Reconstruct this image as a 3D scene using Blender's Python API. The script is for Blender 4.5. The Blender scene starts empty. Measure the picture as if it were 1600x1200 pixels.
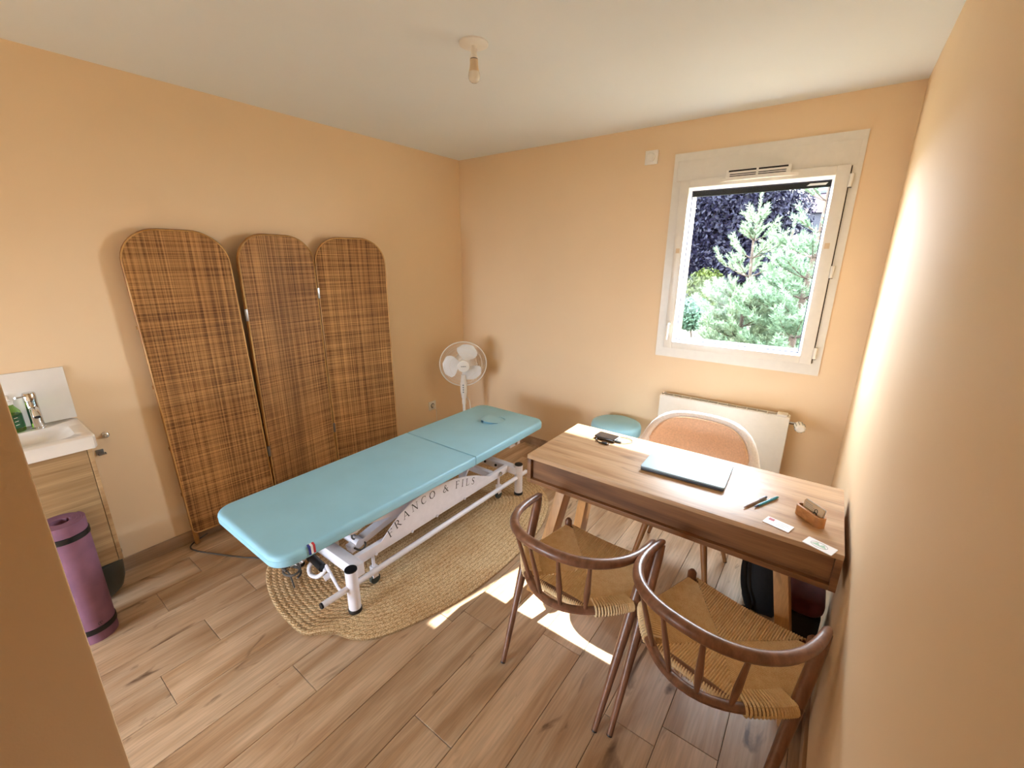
import bpy, bmesh, math, random
import numpy as np
from mathutils import Vector, Matrix
random.seed(7); rng = np.random.default_rng(7)
PI = math.pi
S = bpy.context.scene
COL = S.collection

# ------------------------------------------------------------------ camera, sky, sun, exposure
cam_d = bpy.data.cameras.new('camera'); cam = bpy.data.objects.new('camera', cam_d); COL.objects.link(cam)
cam_d.sensor_width = 36.0; cam_d.lens = 666.8 / 1600 * 36; cam_d.clip_start = 0.02; cam_d.clip_end = 200
yaw, pitch, roll = -0.6358, 0.2817, 0.0065
fw = Vector((math.sin(yaw) * math.cos(pitch), math.cos(yaw) * math.cos(pitch), -math.sin(pitch)))
rt = Vector((math.cos(yaw), -math.sin(yaw), 0)); up = rt.cross(fw)
r2 = rt * math.cos(roll) + up * math.sin(roll); u2 = -rt * math.sin(roll) + up * math.cos(roll)
mw = Matrix((r2, u2, -fw)).transposed().to_4x4(); mw.translation = Vector((2.8771, -3.0820, 1.6514))
cam.matrix_world = mw
S.camera = cam

w = bpy.data.worlds.new('sky'); S.world = w; w.use_nodes = True
bg = w.node_tree.nodes['Background']
tcw = w.node_tree.nodes.new('ShaderNodeTexCoord'); sep = w.node_tree.nodes.new('ShaderNodeSeparateXYZ')
rmp = w.node_tree.nodes.new('ShaderNodeValToRGB')
w.node_tree.links.new(tcw.outputs['Generated'], sep.inputs[0]); w.node_tree.links.new(sep.outputs[2], rmp.inputs[0])
rmp.color_ramp.elements[0].color = (0.84, 0.92, 1.0, 1); rmp.color_ramp.elements[1].color = (0.66, 0.82, 1.0, 1)
w.node_tree.links.new(rmp.outputs[0], bg.inputs[0]); bg.inputs[1].default_value = 12.0

sun_d = bpy.data.lights.new('sun', 'SUN'); sun_d.energy = 8.5; sun_d.angle = 0.009; sun_d.color = (1, 0.97, 0.92)
sun = bpy.data.objects.new('sun', sun_d); COL.objects.link(sun)
sun.rotation_euler = Vector((-0.22, -1, -0.926)).to_track_quat('-Z', 'Y').to_euler()
sun.location = (4, 8, 9)
por_d = bpy.data.lights.new('window_portal', 'AREA'); por_d.shape = 'RECTANGLE'; por_d.size = 0.84; por_d.size_y = 1.06
por_d.cycles.is_portal = True
por = bpy.data.objects.new('window_portal', por_d); COL.objects.link(por)
por.location = (2.40, 0.29, 1.61); por.rotation_euler = (-PI / 2, 0, 0)

por2_d = por_d.copy(); por2_d.size = 1.28; por2_d.size_y = 1.35
por2 = bpy.data.objects.new('fill_door_portal', por2_d); COL.objects.link(por2)  # sampling portal for the added fill door
por2.location = (.76, -5.79, .775); por2.rotation_euler = (PI / 2, 0, 0)

S.view_settings.view_transform = 'Standard'; S.view_settings.look = 'None'; S.view_settings.gamma = 1.0
S.view_settings.use_curve_mapping = False
S.view_settings.exposure = 1.68
S.cycles.diffuse_bounces = 8; S.cycles.max_bounces = 14; S.cycles.transparent_max_bounces = 12
S.cycles.sample_clamp_indirect = 6

# ------------------------------------------------------------------ materials
def lin(h):
    h = h.lstrip('#'); o = []
    for i in (0, 2, 4):
        c = int(h[i:i + 2], 16) / 255; o.append(c / 12.92 if c <= .04045 else ((c + .055) / 1.055) ** 2.4)
    return (*o, 1)
class NT:
    def __init__(s, name):
        s.m = bpy.data.materials.new(name); s.m.use_nodes = True; s.t = s.m.node_tree
        s.b = s.t.nodes['Principled BSDF']; s.out = s.t.nodes['Material Output']
    def n(s, ty, **k):
        x = s.t.nodes.new('ShaderNode' + ty)
        for a, v in k.items():
            if a.startswith('i_'):
                key = a[2:]; x.inputs[int(key) if key.isdigit() else key.replace('_', ' ')].default_value = v
            else: setattr(x, a, v)
        return x
    def l(s, a, b): s.t.links.new(a, b)
    def ramp(s, fac, stops):
        r = s.n('ValToRGB'); e = r.color_ramp.elements
        while len(e) < len(stops): e.new(0.5)
        for q, (p, c) in zip(e, stops): q.position = p; q.color = c if len(c) == 4 else (*c, 1)
        s.l(fac, r.inputs[0]); return r.outputs[0]
    def mix(s, fac, a, b, mode='MIX'):
        x = s.n('Mix', data_type='RGBA', blend_type=mode)
        for v, i in ((fac, 0), (a, 6), (b, 7)):
            if isinstance(v, (int, float, tuple)): x.inputs[i].default_value = v
            else: s.l(v, x.inputs[i])
        return x.outputs[2]
    def bump(s, h, strength, dist=.002):
        x = s.n('Bump', i_Strength=strength, i_Distance=dist); s.l(h, x.inputs['Height']); s.l(x.outputs[0], s.b.inputs['Normal'])
def mat(name, hexc, rough=.5, metal=0, spec=.5, var=.06, scale=30, bump=0, bscale=200, coat=0):
    t = NT(name); c = lin(hexc)
    tc = t.n('TexCoord'); nz = t.n('TexNoise', i_Scale=scale, i_Detail=3.0); t.l(tc.outputs['Object'], nz.inputs['Vector'])
    lo = tuple(max(0, v * (1 - var)) for v in c[:3]) + (1,); hi = tuple(min(1, v * (1 + var)) for v in c[:3]) + (1,)
    t.l(t.ramp(nz.outputs[0], [(.3, lo), (.7, hi)]), t.b.inputs['Base Color'])
    t.b.inputs['Roughness'].default_value = rough; t.b.inputs['Metallic'].default_value = metal
    t.b.inputs['Specular IOR Level'].default_value = spec; t.b.inputs['Coat Weight'].default_value = coat
    if bump:
        n2 = t.n('TexNoise', i_Scale=bscale, i_Detail=2.0); t.l(tc.outputs['Object'], n2.inputs['Vector']); t.bump(n2.outputs[0], bump)
    return t.m
def wood(name, light, dark, axis=1, rough=.45, knots=.5, grain=.5, spec=.5, streak=(1, 14), crack='#3a2a1c', vary=.12):
    t = NT(name); tc = t.n('TexCoord'); oi = t.n('ObjectInfo')
    add = t.n('VectorMath', operation='MULTIPLY_ADD'); add.inputs[1].default_value = (1, 1, 1)
    cmb = t.n('CombineXYZ'); mu = t.n('Math', operation='MULTIPLY', i_1=37.0); t.l(oi.outputs['Random'], mu.inputs[0])
    for i in range(3): t.l(mu.outputs[0], cmb.inputs[i])
    t.l(tc.outputs['Object'], add.inputs[0]); t.l(cmb.outputs[0], add.inputs[2])
    def mp(along, across):
        m = t.n('Mapping'); sc = [across] * 3; sc[axis] = along; m.inputs['Scale'].default_value = sc
        t.l(add.outputs[0], m.inputs['Vector']); return m.outputs[0]
    n1 = t.n('TexNoise', i_Scale=1.0, i_Detail=4.0, i_Distortion=.6); t.l(mp(*streak), n1.inputs['Vector'])
    n2 = t.n('TexNoise', i_Scale=1.0, i_Detail=3.0); t.l(mp(streak[0] * 5, streak[1] * 12), n2.inputs['Vector'])
    n3 = t.n('TexNoise', i_Scale=1.0, i_Detail=5.0, i_Distortion=1.2); t.l(mp(streak[0] * 2.6, streak[1] * 1.1), n3.inputs['Vector'])
    c = t.ramp(n1.outputs[0], [(.32, lin(dark)), (.62, lin(light))])
    g = t.ramp(n2.outputs[0], [(.35, (1 - grain * .5,) * 3), (.65, (1, 1, 1))])
    c = t.mix(1.0, c, g, 'MULTIPLY')
    k = t.ramp(n3.outputs[0], [(.62, (0, 0, 0)), (.74, (knots,) * 3)])
    c = t.mix(k, c, lin(crack))
    rv = t.ramp(oi.outputs['Random'], [(0, (1 - vary,) * 3), (1, (1 + vary * .4,) * 3)])
    c = t.mix(1.0, c, rv, 'MULTIPLY')
    t.l(c, t.b.inputs['Base Color']); t.b.inputs['Roughness'].default_value = rough; t.b.inputs['Specular IOR Level'].default_value = spec
    t.bump(n2.outputs[0], .12, .001)
    return t.m
def glass(name, tint=(1, 1, 1, 1), refl=.06):
    t = NT(name); t.t.nodes.remove(t.b)
    tr = t.n('BsdfTransparent'); tr.inputs[0].default_value = tint; gl = t.n('BsdfGlossy'); gl.inputs['Roughness'].default_value = .01
    nz = t.n('TexNoise', i_Scale=3.0); r = t.ramp(nz.outputs[0], [(0, (refl * .9,) * 3), (1, (refl * 1.1,) * 3)])
    mx = t.n('MixShader'); t.l(r, mx.inputs[0]); t.l(tr.outputs[0], mx.inputs[1]); t.l(gl.outputs[0], mx.inputs[2]); t.l(mx.outputs[0], t.out.inputs[0])
    return t.m

MT = {}
MT['wall'] = mat('peach_wall_paint', '#ecd2ad', .6, spec=.42, var=.015, scale=2, bump=.06, bscale=350)
MT['ceil'] = mat('white_ceiling_paint', '#e6ebec', .8, spec=.2, var=.01, scale=2)
MT['white'] = mat('white_plastic', '#efece4', .35, var=.02)
MT['frame'] = mat('white_window_frame', '#e6e2d8', .3, var=.02)
MT['bead'] = mat('white_glazing_bead', '#f4f6f8', .3, var=.01)
MT['metal_white'] = mat('white_powder_coat', '#eceaf0', .35, var=.03)
MT['ceramic'] = mat('white_ceramic', '#eeece8', .12, var=.01, coat=.5)
MT['chrome'] = mat('chrome', '#d8d8d8', .08, metal=1, var=.02)
MT['steel'] = mat('brushed_steel', '#9a9a9a', .3, metal=1, var=.05)
MT['black'] = mat('black_plastic', '#141414', .45, var=.1)
MT['dark'] = mat('dark_gap', '#0c0b0a', .7, var=.1)
MT['rubber'] = mat('black_rubber', '#101012', .5, var=.1)
MT['plank'] = wood('oak_laminate', '#dcc0a0', '#b8946f', 1, .42, .95, .4, streak=(1.3, 11), crack='#6a4d36', vary=.14)
MT['base'] = wood('oak_baseboard', '#bfa183', '#a98a6b', 1, .5, .3, .3)
MT['deskx'] = wood('desk_oak', '#cdaa84', '#ad855f', 0, .4, .5, .3, spec=.5, streak=(1.5, 16), crack='#5d4330')
MT['desk_shaded'] = wood('desk_oak_shaded', '#9a6d46', '#704a2e', 0, .45, .5, .35, streak=(1.5, 18), crack='#3d281a')  # same oak as the top, its backlit shade put into the colour
MT['deskleg'] = wood('solid_oak_leg', '#cf9f66', '#b07f4a', 2, .45, .35, .3, streak=(1.4, 14))
MT['chairw'] = wood('walnut_stained_wood', '#8d6249', '#6e4933', 2, .33, .1, .25, streak=(2, 30), vary=.03)
MT['legw'] = wood('beech_leg', '#a9743f', '#8c5a30', 2, .4, .1, .2, vary=.05)
MT['vanity'] = wood('light_oak_veneer', '#c9aa7e', '#ab8a5f', 1, .5, .0, .5, streak=(1.2, 40))
MT['holder'] = wood('beech_block', '#c98d54', '#b1743f', 0, .45, .05, .3, streak=(3, 60))
MT['rattan'] = wood('rattan_cane', '#b98347', '#8a5a2b', 2, .4, .4, .3, streak=(6, 12), crack='#4a2c14')
MT['bind'] = wood('pale_rattan_binding', '#d8ab68', '#b5813f', 2, .4, .2, .3, streak=(6, 12))
MT['cush'] = mat('aqua_vinyl', '#98cfe4', .42, spec=.5, var=.03, scale=6, bump=.08, bscale=500)
MT['jutecord'] = None
MT['seatfab'] = mat('peach_wool', '#e3c2a6', .9, spec=.2, var=.1, scale=120, bump=.3, bscale=400)
MT['boucle'] = mat('white_boucle', '#eceaea', .95, spec=.1, var=.08, scale=150, bump=.8, bscale=260)
MT['mat'] = mat('mauve_foam', '#855e73', .8, spec=.3, var=.1, scale=14, bump=.1)
MT['bin'] = mat('dark_grey_green_plastic', '#39423f', .4, var=.06)
MT['bag'] = mat('black_nylon', '#0f0f11', .7, var=.25, scale=60, bump=.3)
MT['red'] = mat('maroon_fabric', '#521418', .8, var=.12, scale=60, bump=.3)
MT['laptop'] = mat('silver_aluminium', '#94a4a9', .5, metal=.2, var=.02)
MT['laptopd'] = mat('dark_grey_plastic', '#4a4a50', .4, var=.05)
MT['card'] = mat('white_card', '#f0eeee', .5, var=.01)
MT['kraft'] = mat('cream_card', '#d9c2a0', .6, var=.03)
MT['redprint'] = mat('red_print', '#b23a3a', .6, var=.05)
MT['greenprint'] = mat('pale_green_print', '#a9c9b4', .6, var=.05)
MT['grayprint'] = mat('grey_print', '#8f9a98', .6, var=.05)
MT['ink'] = mat('black_ink', '#23211f', .6, var=.05)
MT['pen_blue'] = mat('turquoise_plastic', '#189ac0', .25, var=.03)
MT['pen_teal'] = mat('teal_grip', '#1d7f86', .5, var=.03)
MT['pen_tan'] = mat('taupe_pen', '#8f7668', .4, var=.05)
MT['navy'] = mat('navy_plastic', '#2b2d52', .35, var=.05)
MT['power'] = mat('black_glossy_shell', '#1b1c20', .08, var=.03, coat=1)
MT['bottle'] = glass('green_soap_bottle', (.55, .75, .28, 1), .08)
MT['soaplabel'] = mat('green_label', '#1f5a34', .4, var=.3, scale=90)
MT['flagblue'] = mat('ribbon_blue', '#23308f', .6); MT['flagwhite'] = mat('ribbon_white', '#f2f2f2', .6); MT['flagred'] = mat('ribbon_red', '#c5323b', .6)
MT['glass'] = glass('window_glass', refl=.004); MT['tinted'] = glass('tinted_fill_glass', (.92, .94, .97, 1), .03)  # tinted pane belongs to the added fill door
MT['bulb'] = mat('opal_bulb', '#ece6d8', .12, var=.01, coat=.6)
MT['cable'] = mat('grey_cable', '#55514c', .5)
MT['bark'] = mat('pine_bark', '#3d3026', .9, var=.3, scale=20)

def jute(name='braided_jute'):
    t = NT(name); at = t.n('Attribute', attribute_name='braid')
    mp = t.n('Mapping'); mp.inputs['Scale'].default_value = (1, 1, 1); t.l(at.outputs['Vector'], mp.inputs[0])
    n = t.n('TexNoise', i_Scale=1.0, i_Detail=4.0)
    m2 = t.n('Mapping'); m2.inputs['Scale'].default_value = (55, 4, 1); t.l(at.outputs['Vector'], m2.inputs[0]); t.l(m2.outputs[0], n.inputs[0])
    tc = t.n('TexCoord'); n2 = t.n('TexNoise', i_Scale=160.0, i_Detail=3.0); t.l(tc.outputs['Object'], n2.inputs[0])
    n3 = t.n('TexNoise', i_Scale=5.0, i_Detail=2.0); t.l(tc.outputs['Object'], n3.inputs[0])
    sx = t.n('SeparateXYZ'); t.l(at.outputs['Vector'], sx.inputs[0])
    def mth(op, a, b=None):
        q = t.n('Math', operation=op)
        for i, v in enumerate((a, b)):
            if v is None: continue
            if isinstance(v, (int, float)): q.inputs[i].default_value = v
            else: t.l(v, q.inputs[i])
        return q.outputs[0]
    fr = mth('ABSOLUTE', mth('SUBTRACT', mth('FRACT', sx.outputs[1]), .5))
    wv_ = mth('MULTIPLY_ADD', mth('SINE', mth('ADD', mth('MULTIPLY', sx.outputs[0], 230.0), mth('MULTIPLY', fr, 7.0))), .5); wv_.node.inputs[2].default_value = .5
    gapr = t.ramp(fr, [(.36, (1, 1, 1)), (.5, (.62, .58, .54))])
    c = t.ramp(n.outputs[0], [(.3, lin('#d09c5c')), (.7, lin('#f7d8a4'))])
    c2 = t.ramp(n2.outputs[0], [(.34, lin('#8a5a2a')), (.62, lin('#ffecc2'))])
    c = t.mix(.6, c, c2)
    c = t.mix(t.ramp(n3.outputs[0], [(.4, (0, 0, 0)), (.7, (.3,) * 3)]), c, lin('#c08850'))
    c = t.mix(1.0, c, t.ramp(wv_, [(0, (.76,) * 3), (.45, (1, 1, 1))]), 'MULTIPLY')
    c = t.mix(1.0, c, gapr, 'MULTIPLY')
    t.l(c, t.b.inputs['Base Color']); t.b.inputs['Roughness'].default_value = .9; t.b.inputs['Specular IOR Level'].default_value = .15
    ad = t.n('Math', operation='ADD'); t.l(wv_, ad.inputs[0]); t.l(n2.outputs[0], ad.inputs[1]); t.bump(ad.outputs[0], .5, .003)
    return t.m
MT['jute'] = jute()
def weave(name='woven_rattan'):
    t = NT(name); tc = t.n('TexCoord'); oi = t.n('ObjectInfo')
    ad = t.n('VectorMath', operation='ADD'); t.l(tc.outputs['Object'], ad.inputs[0]); t.l(oi.outputs['Random'], ad.inputs[1])
    def nz(sc, det=2.0):
        m = t.n('Mapping'); m.inputs['Scale'].default_value = sc; t.l(ad.outputs[0], m.inputs[0])
        n = t.n('TexNoise', i_Scale=1.0, i_Detail=det); t.l(m.outputs[0], n.inputs[0]); return n.outputs[0]
    h = nz((1.5, 1.5, 170)); v = nz((1, 150, 1.0)); hb = nz((1, 1, 45), 5.); vb = nz((1, 52, .6), 5.); big = nz((2, 2.5, 2.5))
    c = t.mix(t.ramp(h, [(.38, (0, 0, 0)), (.62, (1, 1, 1))]), lin('#6a4322'), lin('#c8975e'))
    cv = t.mix(t.ramp(v, [(.38, (0, 0, 0)), (.62, (1, 1, 1))]), lin('#644020'), lin('#cd9b60'))
    c = t.mix(.5, c, cv)
    c = t.mix(1.0, c, t.ramp(vb, [(.3, (.78,) * 3), (.5, (1, 1, 1)), (.75, (1.1, 1.1, 1.08))]), 'MULTIPLY')
    c = t.mix(1.0, c, t.ramp(hb, [(.3, (.84,) * 3), (.5, (1, 1, 1)), (.75, (1.08, 1.08, 1.06))]), 'MULTIPLY')
    c = t.mix(1.0, c, t.ramp(big, [(.35, (.85, .8, .75)), (.65, (1.05, 1.05, 1.05))]), 'MULTIPLY')
    t.l(c, t.b.inputs['Base Color']); t.b.inputs['Roughness'].default_value = .55; t.b.inputs['Specular IOR Level'].default_value = .3
    a2 = t.n('Math', operation='ADD'); t.l(h, a2.inputs[0]); t.l(v, a2.inputs[1]); t.bump(a2.outputs[0], .6, .003)
    return t.m
MT['weave'] = weave()
def cord(name='paper_cord'):
    t = NT(name); tc = t.n('TexCoord'); n = t.n('TexNoise', i_Scale=40.0, i_Detail=3.0); t.l(tc.outputs['Object'], n.inputs[0])
    n2 = t.n('TexNoise', i_Scale=400.0, i_Detail=2.0); t.l(tc.outputs['Object'], n2.inputs[0])
    c = t.mix(.5, t.ramp(n.outputs[0], [(.3, lin('#e2c08a')), (.7, lin('#f6dfb4'))]), t.ramp(n2.outputs[0], [(.3, lin('#d3ac72')), (.7, lin('#fae6bf'))]))
    t.l(c, t.b.inputs['Base Color']); t.b.inputs['Roughness'].default_value = .75; t.b.inputs['Specular IOR Level'].default_value = .2
    t.bump(n2.outputs[0], .3, .002); return t.m
MT['cord'] = cord()
def leafmat(name, a, b, rough=.5, sc=3.0, trans=.25):
    t = NT(name); tc = t.n('TexCoord'); n = t.n('TexNoise', i_Scale=sc, i_Detail=4.0); t.l(tc.outputs['Object'], n.inputs[0])
    n2 = t.n('TexNoise', i_Scale=sc * 14, i_Detail=2.0); t.l(tc.outputs['Object'], n2.inputs[0])
    c = t.mix(.5, t.ramp(n.outputs[0], [(.35, lin(a)), (.65, lin(b))]), t.ramp(n2.outputs[0], [(.35, lin(a)), (.65, lin(b))]))
    t.l(c, t.b.inputs['Base Color']); t.b.inputs['Roughness'].default_value = rough; t.b.inputs['Specular IOR Level'].default_value = .12
    tl = t.n('BsdfTranslucent'); t.l(c, tl.inputs[0]); mx = t.n('MixShader'); mx.inputs[0].default_value = trans
    t.l(t.b.outputs[0], mx.inputs[1]); t.l(tl.outputs[0], mx.inputs[2]); t.l(mx.outputs[0], t.out.inputs[0])
    return t.m
MT['beech'] = leafmat('copper_beech_leaves', '#0e0c15', '#1d1b2a', .35)
MT['needle'] = leafmat('pine_needles', '#4f6149', '#7d8b6e', .5)
MT['needle_b'] = leafmat('blue_pine_needles', '#45593f', '#6f836a', .5)
MT['needle_y'] = leafmat('yellow_pine_needles', '#3d4528', '#525538', .5)
MT['shrub'] = leafmat('shrub_leaves', '#34493a', '#516852', .5)
MT['shruby'] = leafmat('lime_shrub_leaves', '#263413', '#43481b', .5)
MT['hedge'] = leafmat('hedge_leaves', '#0c1918', '#182822', .5)
def lawn():
    t = NT('dry_lawn'); tc = t.n('TexCoord'); n = t.n('TexNoise', i_Scale=.9, i_Detail=6.0); t.l(tc.outputs['Object'], n.inputs[0])
    n2 = t.n('TexNoise', i_Scale=22.0, i_Detail=4.0); t.l(tc.outputs['Object'], n2.inputs[0])
    c = t.mix(.45, t.ramp(n.outputs[0], [(.4, lin('#323526')), (.6, lin('#554b36'))]), t.ramp(n2.outputs[0], [(.3, lin('#343222')), (.7, lin('#60543e'))]))
    t.l(c, t.b.inputs['Base Color']); t.b.inputs['Roughness'].default_value = .95; t.bump(n2.outputs[0], .6, .05); return t.m
MT['lawn'] = lawn()
MT['hroof'] = mat('clay_roof_tiles', '#36252a', .8, var=.15, scale=4)
MT['hwall'] = mat('pale_render', '#5f5e5b', .8, var=.05, scale=2)
MT['htimber'] = mat('dark_timber', '#171720', .8, var=.2, scale=3)
MT['hpane'] = mat('house_window_glass', '#42545c', .1, var=.1)

# ------------------------------------------------------------------ mesh builder
ORG = Vector((0, 0, 0))
def rrect(x0, x1, y0, y1, r, n=6):
    o = []
    for cx, cy, a in ((x1 - r, y1 - r, 0), (x0 + r, y1 - r, 1), (x0 + r, y0 + r, 2), (x1 - r, y0 + r, 3)):
        for i in range(n + 1):
            t = (a + i / n) * PI / 2; o.append((cx + r * math.cos(t), cy + r * math.sin(t)))
    return o
class MB:
    def __init__(s): s.v = []; s.f = []; s.mi = []; s.m = 0
    def add(s, v, f):
        k = len(s.v); s.v += [tuple(p) for p in v]; s.f += [tuple(i + k for i in q) for q in f]; s.mi += [s.m] * len(f); return s
    def box(s, x0, x1, y0, y1, z0, z1):
        return s.add([(x0, y0, z0), (x1, y0, z0), (x1, y1, z0), (x0, y1, z0), (x0, y0, z1), (x1, y0, z1), (x1, y1, z1), (x0, y1, z1)],
                     [(3, 2, 1, 0), (4, 5, 6, 7), (0, 1, 5, 4), (1, 2, 6, 5), (2, 3, 7, 6), (3, 0, 4, 7)])
    def beam(s, a, b, wx, wy, upv=(0, 0, 1)):
        a = Vector(a); b = Vector(b); d = (b - a).normalized(); sd = d.cross(Vector(upv)).normalized(); u = sd.cross(d)
        o = [sd * (i * wx / 2) + u * (j * wy / 2) for i, j in ((-1, -1), (1, -1), (1, 1), (-1, 1))]
        return s.add([a + q for q in o] + [b + q for q in o], [(3, 2, 1, 0), (4, 5, 6, 7), (0, 1, 5, 4), (1, 2, 6, 5), (2, 3, 7, 6), (3, 0, 4, 7)])
    def hexa(s, lo, hi):
        return s.add(list(lo) + list(hi), [(3, 2, 1, 0), (4, 5, 6, 7), (0, 1, 5, 4), (1, 2, 6, 5), (2, 3, 7, 6), (3, 0, 4, 7)])
    def tube(s, pts, rad, n=10, flat=1.0, upv=None, caps=True, closed=False):
        pts = [Vector(p) for p in pts]; N = len(pts)
        if isinstance(rad, (int, float)): rad = [rad] * N
        vs = []; fs = []; prev = None
        for i, p in enumerate(pts):
            if closed: d = pts[(i + 1) % N] - pts[i - 1]
            else: d = pts[min(i + 1, N - 1)] - pts[max(i - 1, 0)]
            d.normalize()
            if prev is None:
                ref = Vector(upv) if upv else (Vector((0, 0, 1)) if abs(d.z) < .9 else Vector((1, 0, 0)))
                x = (ref - d * ref.dot(d)).normalized()
            else:
                ref = Vector(upv) if upv else prev
                x = (ref - d * ref.dot(d)).normalized()
            prev = x; y = d.cross(x)
            fl = flat[i] if isinstance(flat, (list, tuple)) else flat
            for k in range(n):
                a = 2 * PI * k / n; vs.append(p + (x * math.cos(a) + y * (math.sin(a) * fl)) * rad[i])
        for i in range(N if closed else N - 1):
            for k in range(n):
                j = (i + 1) % N
                fs.append((i * n + k, i * n + (k + 1) % n, j * n + (k + 1) % n, j * n + k))
        if caps and not closed: fs += [tuple(range(n - 1, -1, -1)), tuple((N - 1) * n + k for k in range(n))]
        return s.add(vs, fs)
    def cyl(s, a, b, r0, r1=None, n=20): return s.tube([a, b], [r0, r0 if r1 is None else r1], n)
    def lathe(s, prof, c=(0, 0, 0), n=28, axis=None):
        c = Vector(c); q = Vector(axis).to_track_quat('Z', 'Y') if axis else None; vs = []; fs = []
        for r, z in prof:
            for k in range(n):
                a = 2 * PI * k / n; p = Vector((r * math.cos(a), r * math.sin(a), z)); vs.append(c + (q @ p if q else p))
        for i in range(len(prof) - 1):
            for k in range(n): fs.append((i * n + k, i * n + (k + 1) % n, (i + 1) * n + (k + 1) % n, (i + 1) * n + k))
        fs += [tuple(range(n - 1, -1, -1)), tuple((len(prof) - 1) * n + k for k in range(n))]
        return s.add(vs, fs)
    def prism(s, out, z0, z1, r=0, steps=3, r0=None, wt=None):
        """outline extruded in z, with rounded top (r) and bottom (r0) edges"""
        n = len(out); P = [Vector((x, y)) for x, y in out]; r0 = r if r0 is None else r0
        nr = []
        for i in range(n):
            t = (P[(i + 1) % n] - P[i - 1]).normalized(); nr.append(Vector((t.y, -t.x)))
        rings = []
        def ring(off, z): rings.append([(P[i].x - nr[i].x * off * (wt[i] if wt else 1), P[i].y - nr[i].y * off * (wt[i] if wt else 1), z) for i in range(n)])
        if r0:
            ring(r0 * 1.4, z0)
            for k in range(steps + 1):
                a = k / steps * PI / 2; ring(r0 * (1 - math.sin(a)), z0 + r0 * (1 - math.cos(a)))
        else: ring(0, z0)
        if r:
            for k in range(steps + 1):
                a = k / steps * PI / 2; ring(r * (1 - math.cos(a)), z1 - r * (1 - math.sin(a)))
            ring(r * 1.4, z1)
        else: ring(0, z1)
        vs = [p for q in rings for p in q]; m = len(rings); fs = []
        for i in range(m - 1):
            for k in range(n): fs.append((i * n + k, i * n + (k + 1) % n, (i + 1) * n + (k + 1) % n, (i + 1) * n + k))
        fs += [tuple(range(n - 1, -1, -1)), tuple((m - 1) * n + k for k in range(n))]
        return s.add(vs, fs)
    def xf(s, M, start=0):
        for i in range(start, len(s.v)): s.v[i] = tuple(M @ Vector(s.v[i]))
        return s
    def mesh(s, name, mats, bevel=0, segs=2, angle=35, org=None):
        o = ORG if org is None else org
        me = bpy.data.meshes.new(name); me.from_pydata([(x - o.x, y - o.y, z - o.z) for x, y, z in s.v], [], s.f)
        mats = mats if isinstance(mats, (list, tuple)) else [mats]
        for m in mats: me.materials.append(m)
        if len(mats) > 1: me.polygons.foreach_set('material_index', s.mi)
        bm = bmesh.new(); bm.from_mesh(me); bmesh.ops.recalc_face_normals(bm, faces=bm.faces)
        if bevel:
            ed = [e for e in bm.edges if len(e.link_faces) == 2 and e.calc_face_angle(0) > math.radians(40)]
            bmesh.ops.bevel(bm, geom=ed, offset=bevel, segments=segs, profile=.6, affect='EDGES', clamp_overlap=True)
        bm.to_mesh(me); bm.free()
        me.shade_smooth(); me.set_sharp_from_angle(angle=math.radians(angle)); me.update(); return me
    def build(s, name, mats, parent=None, bevel=0, segs=2, angle=35, kind=None, label=None):
        o = bpy.data.objects.new(name, s.mesh(name, mats, bevel, segs, angle)); COL.objects.link(o)
        if parent: o.parent = parent
        else: o.location = ORG
        if kind: o['kind'] = kind
        if label: o['label'] = label
        return o
def thing(name, label, cat, loc=(0, 0, 0), group=None, kind=None):
    global ORG
    o = bpy.data.objects.new(name, None); COL.objects.link(o); o.empty_display_size = .1
    ORG = Vector(loc); o.location = ORG
    if label: o['label'] = label
    if cat: o['category'] = cat
    if group: o['group'] = group
    if kind: o['kind'] = kind
    return o
def setorg(*p):
    global ORG; ORG = Vector(p)
def struct(o, label=None):
    o['kind'] = 'structure'
    if label: o['label'] = label
    return o
def copy_tree(o, parent=None):
    c = o.copy(); COL.objects.link(c)
    if parent: c.parent = parent
    for ch in list(o.children): copy_tree(ch, c)
    return c
def spline(pts, n=8, closed=False):
    P = [Vector(p) for p in pts]; N = len(P); out = []
    for i in range(N if closed else N - 1):
        g = (lambda k: P[k % N]) if closed else (lambda k: P[max(0, min(N - 1, k))])
        a, b, c, d = g(i - 1), g(i), g(i + 1), g(i + 2)
        for k in range(n):
            t = k / n; out.append(.5 * ((2 * b) + (c - a) * t + (2 * a - 5 * b + 4 * c - d) * t * t + (3 * b - a - 3 * c + d) * t ** 3))
    if not closed: out.append(P[-1])
    return out

# ------------------------------------------------------------------ room shell
W, H, YR = 3.066, 2.5, -5.6
setorg(0, 0, 0)
fl = struct(MB().box(-.2, W + .2, YR - .2, .3, -.05, -.009).build('floor', MT['dark']), 'oak laminate floor of long planks')
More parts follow.
